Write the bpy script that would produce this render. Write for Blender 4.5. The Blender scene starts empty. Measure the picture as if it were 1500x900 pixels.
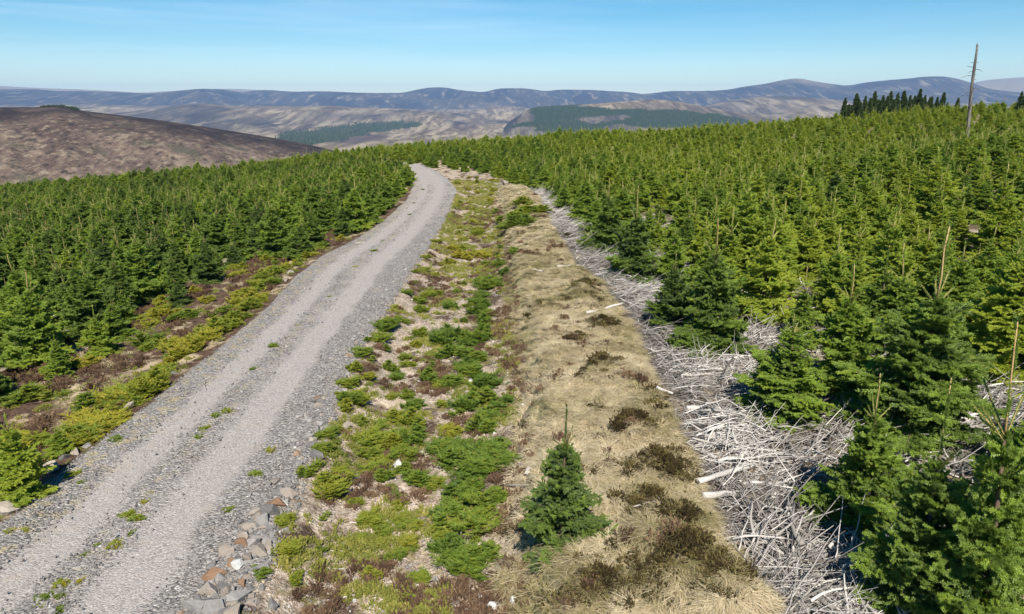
import bpy, bmesh, math, random
import numpy as np
from mathutils import Vector, Matrix

RAD = math.radians
scene = bpy.context.scene
COL = scene.collection
rnd = random.Random(7)

# ------------------------------------------------------------------ camera model
IW, IH, F = 1500.0, 900.0, 1013.0
CZ, PITCH = 8.0, RAD(16.5)
CP, SP = math.cos(PITCH), math.sin(PITCH)

def ray(px, py):
    u, v = (px - 750) / F, (py - 450) / F
    return np.array([u, CP - v * SP, -SP - v * CP])

def project(x, y, z):
    dz = z - CZ
    dep = y * CP - dz * SP
    up = y * SP + dz * CP
    return 750 + F * x / dep, 450 - F * up / dep, dep

# ------------------------------------------------------------------ numpy noise
def _hash(ix, iy, seed):
    h = (ix.astype(np.int64) * 374761393 + iy.astype(np.int64) * 668265263 + seed * 974634777) & 0xFFFFFFFF
    h = ((h ^ (h >> 13)) * 1274126177) & 0xFFFFFFFF
    h = ((h ^ (h >> 16)) * 2246822519) & 0xFFFFFFFF
    return ((h ^ (h >> 15)) & 0xFFFFFF) / float(0xFFFFFF)

def vnoise(x, y, seed=0):
    x, y = np.asarray(x, float), np.asarray(y, float)
    ix, iy = np.floor(x), np.floor(y)
    fx, fy = x - ix, y - iy
    fx, fy = fx * fx * fx * (fx * (fx * 6 - 15) + 10), fy * fy * fy * (fy * (fy * 6 - 15) + 10)
    a, b = _hash(ix, iy, seed), _hash(ix + 1, iy, seed)
    c, d = _hash(ix, iy + 1, seed), _hash(ix + 1, iy + 1, seed)
    return (a + (b - a) * fx) * (1 - fy) + (c + (d - c) * fx) * fy

def fbm(x, y, octv=4, seed=0, gain=0.5):
    s, a, t = 0.0, 1.0, 0.0
    x, y = np.asarray(x, float), np.asarray(y, float)
    for o in range(octv):
        s = s + a * (vnoise(x, y, seed + o * 17) - 0.5)
        t += a
        a *= gain
        x, y = x * 2.03 + 13.7 + 0.31 * y, y * 2.03 + 7.1 - 0.31 * x
    return s / t * 2            # about -1..1

def sstep(a, b, x):
    t = np.clip((x - a) / (b - a), 0, 1)
    return t * t * (3 - 2 * t)

# ------------------------------------------------------------------ the lines of the place (photo pixels dropped on the ground)
def line(pts, z):
    out = []
    for px, py in pts:
        d = ray(px, py)
        t = (CZ - z) / -d[2]
        out.append((d[1] * t, d[0] * t))
    out.sort()
    a = np.array(out)
    return a[:, 0], a[:, 1]

LL = line([(-140, 860), (0, 762), (60, 708), (150, 637), (215, 590), (270, 545), (330, 500), (395, 445), (430, 405), (470, 374), (520, 350),
           (562, 322), (596, 292), (606, 268), (600, 252), (588, 240)], 0)
LR = line([(335, 930), (365, 860), (402, 790), (438, 710), (470, 640), (500, 570), (533, 500), (572, 440), (603, 395), (640, 340), (660, 300), (668, 277),
           (656, 262), (638, 250), (618, 241)], 0)
LD = line([(745, 930), (735, 850), (735, 780), (748, 700), (757, 600), (748, 500), (738, 420), (736, 350), (722, 300), (730, 268), (700, 250)], -0.35)
LB = line([(1120, 930), (1085, 850), (1045, 790), (1010, 710), (985, 640), (950, 560), (920, 480), (880, 420), (832, 380), (802, 330), (790, 292), (764, 268), (728, 260), (700, 252), (652, 243)], 0.7)
LK = line([(1290, 930), (1250, 860), (1205, 790), (1175, 700), (1095, 610), (1060, 520), (990, 450), (905, 395), (850, 335), (808, 306), (795, 292), (768, 269), (735, 262), (706, 252), (660, 244)], 0.35)
LT = line([(-60, 660), (0, 615), (100, 545), (200, 480), (280, 428), (350, 388), (410, 366), (462, 370), (516, 347), (558, 319), (590, 290), (600, 267), (594, 251), (582, 240)], -0.3)
def bend(l):
    # past the crest the track swings away to the left
    n = l[0] < 96
    y, x = l[0][n], l[1][n]
    return np.concatenate([y, [y[-1] + 6, y[-1] + 40]]), np.concatenate([x, [x[-1] - 5, x[-1] - 48]])
LL, LR, LD, LB, LK, LT = (bend(l) for l in (LL, LR, LD, LB, LK, LT))
def at(l, y):
    return np.interp(y, l[0], l[1])

MOUNDS = []
def local_z(x, y, rough=True):
    x, y = np.asarray(x, float), np.asarray(y, float)
    xl, xr, xd, xb, xk = (at(l, y) for l in (LL, LR, LD, LB, LK))
    k = 1 - sstep(58, 76, y)
    kn = [(xl - 1.6, -0.35 * k - 0.05), (xl - 0.3, -0.14), (xl + 0.4, 0 * k), (xr - 0.4, 0 * k), (xr + 0.05, -0.08 + 0 * k),
          (xr + 0.28 * (xd - xr), -0.55 * k), (xr + 0.75 * (xd - xr), -0.55 * k), (xd, -0.35 * k), (xd + 0.32 * (xb - xd), 0.5 * k),
          (xb - 0.12 * (xb - xd), 0.78 * k), (xb + 0.3 * (xk - xb), 0.6 * k), (xk, 0.35 * k), (xk + 3, 0.25 * k), (xk + 400, 0.25 * k)]
    z = np.zeros_like(x)
    z = np.where(x <= kn[0][0], kn[0][1] + z, z)
    for (a, za), (b, zb) in zip(kn[:-1], kn[1:]):
        b = np.maximum(b, a + 1e-3)
        m = (x > a) & (x <= b)
        t = (x - a) / (b - a)
        t = t * t * (3 - 2 * t)
        z = np.where(m, za + (zb - za) * t, z)
    z = z + 0.075 * np.maximum(0, x - xk) - 0.09 * np.maximum(0, xl - 2 - x) - 0.9 * sstep(8, 40, np.abs(x + 7)) * sstep(45, 90, y)
    z = z - np.maximum(0, y - 86) ** 2 / 480.0
    for mx_, my_, mr_ in MOUNDS:
        z = z + 0.22 * np.exp(-((x - mx_) ** 2 + (y - my_) ** 2) / (mr_ * mr_))
    if rough:
        off = 1 - sstep(-0.3, 0.3, x - (xl - 0.5)) * (1 - sstep(-0.3, 0.3, x - (xr + 0.3)))
        bank = sstep(-0.6, 0.6, x - xd) * (1 - sstep(-0.4, 0.8, x - xb))
        z = z + off * (0.16 * fbm(x * 0.5, y * 0.5, 3, 5) + 0.07 * fbm(x * 2.1, y * 2.1, 2, 9))
        z = z + bank * k * (0.26 * fbm(x * 1.15, y * 0.9, 3, 21) + 0.1 * np.abs(fbm(x * 2.4, y * 2.4, 2, 31)))
        fr = sstep(0, 8, x - xk) + sstep(0, 8, xl - 3 - x)
        z = z + fr * 0.5 * fbm(x * 0.09, y * 0.09, 3, 41)
    return z

# ---- far country: silhouettes (photo pixels) at real distances
def sil(pts):
    az, m = [], []
    for px, py in pts:
        d = ray(px, py)
        az.append(math.atan2(d[0], d[1]))
        m.append(d[2] / math.hypot(d[0], d[1]))
    return np.array(az), np.array(m)

def smooth_interp(x, xs, ys):
    # linear interpolation blurred over a few samples, so silhouettes stay rounded
    w = 0.006
    return (np.interp(x - 1.4 * w, xs, ys) + 2 * np.interp(x - 0.5 * w, xs, ys) + 2 * np.interp(x + 0.5 * w, xs, ys) + np.interp(x + 1.4 * w, xs, ys)) / 6

LAYERS = [  # silhouette, distance, front width, back width, relief of the surface
    (sil([(-600, 175), (-300, 165), (0, 157), (60, 157), (75, 155), (100, 157), (112, 161), (150, 166), (200, 172), (250, 179), (330, 191), (400, 203), (450, 213), (500, 226), (550, 240), (620, 262)]), 1250., 850., 900., 14.),
    (sil([(-300, 170), (100, 166), (215, 164), (240, 158), (270, 154), (290, 152), (320, 154), (350, 156), (400, 155), (440, 157), (480, 155), (520, 158), (600, 160), (700, 168), (800, 172)]), 6200., 2400., 2500., 60.),
    (sil([(600, 230), (690, 205), (740, 183), (765, 166), (780, 158), (830, 155), (880, 152), (940, 147), (965, 146), (1000, 150), (1040, 158), (1100, 168), (1200, 185), (1300, 210)]), 4300., 1500., 1500., 30.),
    (sil([(960, 175), (1030, 156), (1060, 149), (1090, 144), (1130, 141), (1180, 142), (1220, 145), (1300, 150), (1400, 152), (1500, 154), (1800, 160)]), 7000., 1800., 1800., 55.),
    (sil([(-500, 132), (0, 131), (60, 131), (80, 134), (110, 133), (160, 135), (230, 137), (262, 134), (285, 132), (303, 131), (330, 132), (352, 136), (372, 133), (400, 133), (440, 136), (500, 135),
          (545, 137), (590, 137), (612, 131), (630, 128), (652, 128), (672, 132), (692, 134), (708, 136), (730, 130), (770, 130), (798, 134), (820, 131), (870, 132), (925, 136), (942, 139), (980, 135), (1030, 133),
          (1060, 132), (1090, 127), (1120, 123), (1145, 118), (1168, 115), (1190, 119), (1215, 123), (1243, 126), (1262, 122), (1290, 119), (1330, 116), (1370, 112), (1395, 114), (1420, 121), (1450, 132), (1500, 138), (1900, 140)]), 11500., 2600., 2500., 190.),
    (sil([(-500, 124), (0, 126), (40, 128), (110, 131), (200, 137), (300, 131), (340, 130), (400, 132), (430, 134), (470, 133), (510, 136), (560, 137), (900, 138), (1300, 138), (1400, 127), (1440, 118), (1465, 115), (1500, 113), (1560, 112), (1900, 120)]), 15500., 2600., 2500., 190.),
]
FR = np.array([0, 130, 260, 500, 900, 1500, 2600, 4000, 6000, 9000, 12500, 20000.])
FZ = np.array([0, -6, -26, -70, -125, -152, -158, -150, -118, -72, -20, 60.])

def far_parts(x, y):
    r = np.hypot(x, y)
    az = np.arctan2(x, y)
    z = np.interp(r, FR, FZ) + np.clip((r - 2300) / 3000, 0, 1) * (85 * fbm(x / 1000., y / 1300., 5, 51) + 30 * np.abs(fbm(x / 320., y / 500., 3, 57)))
    lay = np.full(r.shape, -1)
    for i, ((sa, sm), d, wf, wb, rel) in enumerate(LAYERS):
        dd = d * (1 + 0.05 * fbm(az * 9, np.zeros_like(az) + i * 3.3, 2, 61 + i))
        top = CZ + dd * smooth_interp(az, sa, sm)
        base = np.interp(dd, FR, FZ) - 60
        on = sstep(-20, 40, top - np.interp(dd, FR, FZ))
        t = (r - dd) / np.where(r < dd, wf, wb)
        bump = np.where(np.abs(t) < 1, (np.cos(np.pi * np.clip(t, -1, 1)) + 1) / 2, 0)
        if i in (4, 5):      # flat topped hills with steep fronts
            bump = bump ** 0.75
        gul = rel * fbm(x / (rel * 5. + 120), y / (rel * 9. + 160), 5, 71 + i, 0.55) * (1 - 0.92 * bump ** 2)
        bump = bump * on
        h = base + (top - base) * bump + gul * (bump > 0) * np.minimum(1, bump * 6)
        h = np.where(bump > 0, h, -1e6)
        lay = np.where((h > z) & (bump > 0.08), i, lay)
        z = np.maximum(z, h)
    return z, lay

def ground_z(x, y, rough=True):
    x, y = np.asarray(x, float), np.asarray(y, float)
    r = np.hypot(x, y)
    w = sstep(130, 270, r)
    zl = local_z(x, np.minimum(y, 300), rough)
    if np.any(w > 0):
        zf, _ = far_parts(x, y)
        return zl * (1 - w) + zf * w
    return zl

def gz(x, y):
    return float(ground_z(np.array([x]), np.array([y]))[0])

def drop(px, py, zoff=0.0):
    """the point of the ground seen at photo pixel px, py"""
    d = ray(px, py)
    t = np.linspace(3, 260, 5200)
    h = CZ + d[2] * t - local_z(d[0] * t, d[1] * t, False) - zoff
    i = int(np.argmax(h < 0))
    return d[0] * t[i], d[1] * t[i]

# dark mossy hummocks on the bank
MOUNDS = [(*drop(px, py), rr) for px, py, rr in [(880, 548, .55), (930, 632, .5), (985, 700, .6), (955, 690, .45), (905, 640, .35), (1045, 850, .75), (1000, 835, .5), (880, 872, .6), (945, 745, .5),
          (890, 392, .6), (858, 424, .5), (885, 478, .55), (1000, 775, .45), (830, 350, .6), (965, 590, .4), (845, 500, .4), (940, 870, .5)]]

# ------------------------------------------------------------------ mesh helpers
def mesh_np(name, V, polys, mats=(), attrs=None, mat_idx=None, smooth=False):
    """polys: list of int arrays (n, k)"""
    me = bpy.data.meshes.new(name)
    V = np.asarray(V, np.float32)
    me.vertices.add(len(V))
    me.vertices.foreach_set('co', V.ravel())
    loops = np.concatenate([p.ravel() for p in polys]).astype(np.int32)
    sizes = np.concatenate([np.full(len(p), p.shape[1]) for p in polys]).astype(np.int32)
    me.loops.add(len(loops))
    me.loops.foreach_set('vertex_index', loops)
    me.polygons.add(len(sizes))
    me.polygons.foreach_set('loop_start', np.concatenate([[0], np.cumsum(sizes)[:-1]]).astype(np.int32))
    if mat_idx is not None:
        me.polygons.foreach_set('material_index', np.asarray(mat_idx, np.int32))
    me.polygons.foreach_set('use_smooth', np.full(len(sizes), smooth))
    for m in mats:
        me.materials.append(m)
    for k, v in (attrs or {}).items():
        a = me.attributes.new(k, 'FLOAT', 'POINT')
        a.data.foreach_set('value', np.asarray(v, np.float32))
    me.update(calc_edges=True)
    me.validate()
    return me

class Geo:
    """gathers vertices, faces and a per-vertex hue"""
    def __init__(s):
        s.V, s.P, s.n, s.H, s.M = [], [], 0, [], []
    def add(s, V, polys, hue=0.5, mi=0):
        V = np.asarray(V, float)
        s.V.append(V)
        for p in polys:
            p = np.asarray(p, np.int64)
            s.P.append(p + s.n)
            s.M.append(np.full(len(p), mi))
        s.H.append(np.full(len(V), hue) if np.isscalar(hue) else np.asarray(hue))
        s.n += len(V)
    def tube(s, pts, rads, sides=5, hue=0.5, cap=True, mi=0):
        pts = np.asarray(pts, float)
        n = len(pts)
        T = np.gradient(pts, axis=0)
        T /= np.linalg.norm(T, axis=1)[:, None] + 1e-9
        ref = np.array([0, 0, 1.]) if abs(T[0, 2]) < 0.8 else np.array([1., 0, 0])
        A = np.cross(T, ref); A /= np.linalg.norm(A, axis=1)[:, None] + 1e-9
        B = np.cross(T, A)
        th = np.arange(sides) * 2 * np.pi / sides
        r = np.asarray(rads, float)[:, None, None]
        ring = pts[:, None, :] + r * (np.cos(th)[None, :, None] * A[:, None, :] + np.sin(th)[None, :, None] * B[:, None, :])
        V = ring.reshape(-1, 3)
        q = []
        for i in range(n - 1):
            for j in range(sides):
                k = (j + 1) % sides
                q.append((i * sides + j, i * sides + k, (i + 1) * sides + k, (i + 1) * sides + j))
        polys = [np.array(q)]
        if cap:
            polys.append(np.array([list(range((n - 1) * sides, n * sides))]))
            polys.append(np.array([list(range(sides))[::-1]]))
        s.add(V, polys, hue, mi)
    def mesh(s, name, mats, smooth=False):
        return mesh_np(name, np.concatenate(s.V), s.P, mats, {'hue': np.concatenate(s.H)}, np.concatenate(s.M), smooth)

def brush(geo, P0, P1, W, hue, seed, teeth=4, blades=3, mi=0):
    """needle covered shoots: blades of forward raked teeth round each axis"""
    g = np.random.default_rng(seed)
    P0, P1, W, hue = (np.asarray(a, float) for a in (P0, P1, W, hue))
    N = len(P0)
    D = P1 - P0
    L = np.linalg.norm(D, axis=1)
    T = D / L[:, None]
    ref = np.where(np.abs(T[:, 2:3]) < 0.85, np.array([[0, 0, 1.]]), np.array([[1., 0, 0]]))
    A = np.cross(T, ref); A /= np.linalg.norm(A, axis=1)[:, None]
    B = np.cross(T, A)
    ph = g.uniform(0, np.pi, N)
    out = np.empty((N, blades, 2, teeth, 3, 3))
    hu = np.empty((N, blades, 2, teeth, 3))
    for k in range(blades):
        a = ph + k * np.pi / blades
        E = np.cos(a)[:, None] * A + np.sin(a)[:, None] * B
        for s in (0, 1):
            sg = 1 - 2 * s
            for j in range(teeth):
                b0 = P0 + D * (j / teeth)
                b1 = P0 + D * min(1.0, (j + 1.25) / teeth)
                ww = W * (1.0 if j < teeth - 1 else 0.8) * g.uniform(0.75, 1.2, N)
                tip = P0 + D * ((j + 1.0 + g.uniform(0.1, 0.5, N)) / teeth)[:, None] + sg * E * ww[:, None] + g.normal(0, 0.004, (N, 3))
                out[:, k, s, j, 0], out[:, k, s, j, 1], out[:, k, s, j, 2] = b0, b1, tip
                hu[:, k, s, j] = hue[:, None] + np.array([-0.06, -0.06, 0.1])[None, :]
    V = out.reshape(-1, 3)
    geo.add(V, [np.arange(len(V)).reshape(-1, 3)], hu.ravel(), mi)

# ------------------------------------------------------------------ material helpers
def S(nt, t, ins=None, **props):
    n = nt.nodes.new(t)
    for k, v in props.items():
        setattr(n, k, v)
    for k, v in (ins or {}).items():
        if isinstance(v, bpy.types.NodeSocket):
            nt.links.new(v, n.inputs[k])
        elif isinstance(v, bpy.types.Node):
            nt.links.new(v.outputs[0], n.inputs[k])
        else:
            n.inputs[k].default_value = v
    return n

def mixc(nt, f, a, b, blend='MIX'):
    n = nt.nodes.new('ShaderNodeMix')
    n.data_type = 'RGBA'; n.blend_type = blend
    for i, v in ((0, f), (6, a), (7, b)):
        if isinstance(v, bpy.types.NodeSocket):
            nt.links.new(v, n.inputs[i])
        elif isinstance(v, (int, float)):
            n.inputs[i].default_value = v
        else:
            n.inputs[i].default_value = (*v, 1)
    return n.outputs[2]

def M(nt, op, a, b=0.0, c=None, clamp=False):
    n = nt.nodes.new('ShaderNodeMath'); n.operation = op; n.use_clamp = clamp
    for i, v in enumerate((a, b, c)):
        if v is None: continue
        if isinstance(v, bpy.types.NodeSocket): nt.links.new(v, n.inputs[i])
        else: n.inputs[i].default_value = v
    return n.outputs[0]

def noise(nt, vec, scale, detail=4, rough=0.55, dist=0.0):
    return S(nt, 'ShaderNodeTexNoise', {'Vector': vec, 'Scale': scale, 'Detail': detail, 'Roughness': rough, 'Distortion': dist}).outputs[0]

def ramp(nt, fac, stops, interp='LINEAR'):
    n = nt.nodes.new('ShaderNodeValToRGB')
    n.color_ramp.interpolation = interp
    el = n.color_ramp.elements
    while len(el) > 1: el.remove(el[-1])
    el[0].position = stops[0][0]
    el[0].color = (*stops[0][1], 1) if not isinstance(stops[0][1], (int, float)) else (stops[0][1],) * 3 + (1,)
    for p, c in stops[1:]:
        e = el.new(p)
        e.color = (*c, 1) if not isinstance(c, (int, float)) else (c,) * 3 + (1,)
    nt.links.new(fac, n.inputs[0])
    return n.outputs[0]

def attr(nt, name, typ='GEOMETRY'):
    return S(nt, 'ShaderNodeAttribute', attribute_name=name, attribute_type=typ).outputs['Fac']

def newmat(name):
    m = bpy.data.materials.new(name)
    m.use_nodes = True
    nt = m.node_tree
    nt.nodes.clear()
    out = nt.nodes.new('ShaderNodeOutputMaterial')
    return m, nt, out

def pbr(nt, out, col, rough=0.9, bump=None, bstr=0.5, bdist=0.02, spec=0.2):
    p = S(nt, 'ShaderNodeBsdfPrincipled', {'Roughness': rough, 'Specular IOR Level': spec})
    if isinstance(col, bpy.types.NodeSocket): nt.links.new(col, p.inputs['Base Color'])
    else: p.inputs['Base Color'].default_value = (*col, 1)
    if bump is not None:
        b = S(nt, 'ShaderNodeBump', {'Strength': bstr, 'Distance': bdist, 'Height': bump})
        nt.links.new(b.outputs[0], p.inputs['Normal'])
    if out is not None:
        nt.links.new(p.outputs[0], out.inputs[0])
    return p

def needle_mat(name, stops, trans=0.45):
    m, nt, out = newmat(name)
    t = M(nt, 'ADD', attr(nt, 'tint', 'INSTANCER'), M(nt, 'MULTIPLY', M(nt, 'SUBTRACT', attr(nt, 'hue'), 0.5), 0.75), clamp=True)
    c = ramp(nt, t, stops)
    p = pbr(nt, None, c, 0.5, spec=0.3)
    tr = S(nt, 'ShaderNodeBsdfTranslucent', {'Color': c})
    mx = S(nt, 'ShaderNodeMixShader', {0: trans})
    nt.links.new(p.outputs[0], mx.inputs[1]); nt.links.new(tr.outputs[0], mx.inputs[2])
    nt.links.new(mx.outputs[0], out.inputs[0])
    return m

def hue_mat(name, stops, rough=0.85, trans=0.0, spec=0.2, wt=0.6):
    """colour along a ramp by the 'hue' written on the vertices and the per instance 'tint'"""
    m, nt, out = newmat(name)
    t = M(nt, 'ADD', M(nt, 'MULTIPLY', attr(nt, 'tint', 'INSTANCER'), wt), M(nt, 'MULTIPLY', attr(nt, 'hue'), 1 - wt), clamp=True)
    c = ramp(nt, t, stops)
    p = pbr(nt, None if trans else out, c, rough, spec=spec)
    if trans:
        tr = S(nt, 'ShaderNodeBsdfTranslucent', {'Color': c})
        mx = S(nt, 'ShaderNodeMixShader', {0: trans})
        nt.links.new(p.outputs[0], mx.inputs[1]); nt.links.new(tr.outputs[0], mx.inputs[2])
        nt.links.new(mx.outputs[0], out.inputs[0])
    return m

GREEN = [(0.0, (0.085, 0.135, 0.055)), (0.35, (0.175, 0.25, 0.05)), (0.65, (0.268, 0.375, 0.055)), (1.0, (0.39, 0.45, 0.055))]
MAT = {}
MAT['needles'] = needle_mat('spruce_needles', GREEN)
MAT['seedling'] = needle_mat('seedling_needles', [(0.0, (0.085, 0.155, 0.03)), (0.4, (0.18, 0.26, 0.036)), (0.75, (0.31, 0.335, 0.04)), (1.0, (0.44, 0.39, 0.05))])
MAT['dark_needles'] = needle_mat('dark_needles', [(0, (0.06, 0.095, 0.05)), (1, (0.14, 0.195, 0.07))], 0.35)
MAT['bark'] = hue_mat('spruce_bark', [(0, (0.09, 0.06, 0.04)), (1, (0.17, 0.12, 0.085))])
MAT['leader'] = hue_mat('leader_bark', [(0, (0.24, 0.14, 0.06)), (0.5, (0.40, 0.27, 0.12)), (1, (0.48, 0.40, 0.21))])
MAT['brash'] = hue_mat('bleached_wood', [(0, (0.06, 0.048, 0.04)), (0.3, (0.2, 0.182, 0.162)), (0.6, (0.43, 0.40, 0.365)), (1, (0.66, 0.625, 0.575))], 0.8)
MAT['straw'] = hue_mat('dry_grass', [(0, (0.08, 0.075, 0.025)), (0.2, (0.19, 0.18, 0.06)), (0.42, (0.31, 0.26, 0.13)), (0.65, (0.52, 0.43, 0.265)), (1, (0.74, 0.645, 0.46))], 0.7, 0.25, wt=0.5)
MAT['heather'] = hue_mat('heather_twigs', [(0, (0.035, 0.02, 0.015)), (0.5, (0.11, 0.066, 0.041)), (1, (0.23, 0.155, 0.092))], 0.9)
MAT['moss'] = hue_mat('moss_sprigs', [(0, (0.12, 0.16, 0.03)), (0.5, (0.215, 0.23, 0.045)), (1, (0.38, 0.33, 0.085))], 0.8, 0.2)

def stone_mat(name, stops):
    m, nt, out = newmat(name)
    tc = nt.nodes.new('ShaderNodeTexCoord').outputs['Object']
    n = noise(nt, tc, 6, 6, 0.65)
    t = M(nt, 'ADD', M(nt, 'MULTIPLY', attr(nt, 'tint', 'INSTANCER'), 0.7), M(nt, 'MULTIPLY', M(nt, 'SUBTRACT', n, 0.35), 0.8), clamp=True)
    c = ramp(nt, t, stops)
    pbr(nt, out, c, 0.9, n, 0.6, 0.03)
    return m
MAT['stone_grey'] = stone_mat('grey_stone', [(0, (0.085, 0.083, 0.082)), (0.5, (0.21, 0.197, 0.185)), (1, (0.35, 0.328, 0.305))])
MAT['stone_rust'] = stone_mat('rust_stone', [(0, (0.12, 0.065, 0.04)), (0.5, (0.235, 0.145, 0.09)), (1, (0.34, 0.25, 0.18))])
MAT['stone_tan'] = stone_mat('tan_stone', [(0, (0.15, 0.127, 0.107)), (0.5, (0.25, 0.212, 0.176)), (1, (0.37, 0.32, 0.27))])
MAT['stone_pale'] = stone_mat('pale_stone', [(0, (0.4, 0.4, 0.39)), (1, (0.62, 0.6, 0.56))])

# ground -------------------------------------------------------------
def ground_material():
    m, nt, out = newmat('hillside_ground')
    P = nt.nodes.new('ShaderNodeNewGeometry').outputs['Position']
    nA, nB, nC, nD = noise(nt, P, 0.8, 5, 0.6), noise(nt, P, 3.2, 5, 0.65), noise(nt, P, 22, 3, 0.6), noise(nt, P, 0.22, 3)
    vor = S(nt, 'ShaderNodeTexVoronoi', {'Vector': P, 'Scale': 13.0, 'Randomness': 1.0})
    vor2 = S(nt, 'ShaderNodeTexVoronoi', {'Vector': P, 'Scale': 38.0})
    # ditch: pinkish beige subsoil, litter, stones
    stone = ramp(nt, vor.outputs['Color'], [(0, (0.2, 0.15, 0.11)), (0.5, (0.36, 0.285, 0.21)), (1, (0.55, 0.46, 0.37))])
    soil = mixc(nt, ramp(nt, nB, [(0.3, 0.0), (0.52, 1.0)]), (0.2, 0.135, 0.09), stone)
    soil = mixc(nt, ramp(nt, vor2.outputs['Color'], [(0.55, 0.0), (0.8, 0.75)]), soil, (0.52, 0.45, 0.37))
    soil = mixc(nt, ramp(nt, nA, [(0.40, 1.0), (0.50, 0.0)]), soil, mixc(nt, nC, (0.03, 0.019, 0.014), (0.15, 0.10, 0.07)))
    soil = mixc(nt, ramp(nt, noise(nt, P, 1.7, 4), [(0.56, 0.0), (0.66, 0.8)]), soil, mixc(nt, nC, (0.1, 0.105, 0.025), (0.26, 0.22, 0.06)))
    # bank: matted straw and moss
    straw = mixc(nt, nC, (0.22, 0.17, 0.09), (0.50, 0.41, 0.27))
    straw = mixc(nt, ramp(nt, nA, [(0.44, 0.0), (0.62, 0.7)]), straw, mixc(nt, nC, (0.12, 0.12, 0.035), (0.28, 0.26, 0.11)))
    straw = mixc(nt, ramp(nt, nB, [(0.36, 0.9), (0.46, 0.0)]), straw, (0.045, 0.03, 0.014))
    # brash floor
    br = mixc(nt, ramp(nt, noise(nt, P, 30, 4, 0.7), [(0.42, 0.0), (0.66, 1.0)]), (0.025, 0.02, 0.016), (0.26, 0.23, 0.2))
    br = mixc(nt, ramp(nt, nA, [(0.5, 0.0), (0.64, 0.7)]), br, (0.34, 0.26, 0.17))
    # heathery verge
    hv = mixc(nt, ramp(nt, nB, [(0.35, 0.0), (0.65, 1.0)]), (0.05, 0.03, 0.022), (0.14, 0.088, 0.062))
    hv = mixc(nt, ramp(nt, nA, [(0.54, 0.0), (0.62, 0.9)]), hv, mixc(nt, nC, (0.34, 0.26, 0.15), (0.56, 0.46, 0.32)))
    hv = mixc(nt, ramp(nt, noise(nt, P, 1.3, 4), [(0.58, 0.0), (0.68, 0.8)]), hv, (0.15, 0.155, 0.04))
    # forest floor
    fl = mixc(nt, ramp(nt, nA, [(0.45, 0.0), (0.62, 1.0)]), mixc(nt, nC, (0.05, 0.04, 0.03), (0.16, 0.115, 0.075)), mixc(nt, nC, (0.24, 0.2, 0.14), (0.44, 0.38, 0.3)))
    fl = mixc(nt, ramp(nt, noise(nt, P, 0.6, 3), [(0.52, 0.0), (0.62, 0.6)]), fl, (0.09, 0.105, 0.03))
    straw = mixc(nt, M(nt, 'MULTIPLY', attr(nt, 'mound'), M(nt, 'ADD', nB, 0.4), clamp=True), straw, mixc(nt, noise(nt, P, 9, 4, 0.7), (0.010, 0.006, 0.003), (0.062, 0.048, 0.014)))
    c = mixc(nt, attr(nt, 'ditch'), fl, soil)
    c = mixc(nt, attr(nt, 'verge'), c, hv)
    c = mixc(nt, attr(nt, 'brash'), c, br)
    c = mixc(nt, attr(nt, 'bank'), c, straw)
    h = M(nt, 'ADD', M(nt, 'MULTIPLY', vor.outputs['Distance'], 0.5), M(nt, 'ADD', nC, M(nt, 'MULTIPLY', nB, 1.5)))
    pbr(nt, out, c, 0.95, h, 0.9, 0.06, spec=0.1)
    return m

def road_material():
    m, nt, out = newmat('crushed_stone')
    P = nt.nodes.new('ShaderNodeNewGeometry').outputs['Position']
    v1 = S(nt, 'ShaderNodeTexVoronoi', {'Vector': P, 'Scale': 34.0})
    v2 = S(nt, 'ShaderNodeTexVoronoi', {'Vector': P, 'Scale': 19.0})
    n1 = noise(nt, P, 0.7, 5, 0.6)
    n2 = noise(nt, P, 60, 2)
    fine = ramp(nt, v1.outputs['Color'], [(0.0, (0.12, 0.11, 0.103)), (0.45, (0.27, 0.245, 0.226)), (0.8, (0.38, 0.348, 0.322)), (1, (0.55, 0.51, 0.475))])
    fine = mixc(nt, 0.35, fine, (0.312, 0.282, 0.26))
    coarse = ramp(nt, v2.outputs['Color'], [(0, (0.10, 0.096, 0.091)), (0.4, (0.205, 0.19, 0.178)), (0.75, (0.31, 0.286, 0.263)), (1, (0.47, 0.44, 0.41))])
    coarse = mixc(nt, ramp(nt, v2.outputs['Distance'], [(0.5, 0.0), (0.95, 0.45)]), coarse, (0.08, 0.072, 0.065))
    k = M(nt, 'ADD', attr(nt, 'coarse'), M(nt, 'MULTIPLY', M(nt, 'SUBTRACT', n1, 0.5), 1.1), clamp=True)
    k = ramp(nt, k, [(0.3, 0.0), (0.75, 0.95)])
    c = mixc(nt, k, fine, coarse)
    c = mixc(nt, ramp(nt, noise(nt, P, 1.4, 4), [(0.55, 0.0), (0.75, 0.35)]), c, (0.36, 0.29, 0.22))
    straw = M(nt, 'MULTIPLY', attr(nt, 'straw'), ramp(nt, noise(nt, P, 2.6, 5, 0.65), [(0.5, 0.0), (0.62, 0.8)]))
    c = mixc(nt, straw, c, mixc(nt, n2, (0.27, 0.21, 0.11), (0.46, 0.38, 0.2)))
    h = M(nt, 'ADD', M(nt, 'MULTIPLY', v1.outputs['Distance'], -0.35), M(nt, 'MULTIPLY', M(nt, 'MULTIPLY', v2.outputs['Distance'], k), -1.4))
    pbr(nt, out, c, 0.92, h, 0.8, 0.045, spec=0.15)
    return m

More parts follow.
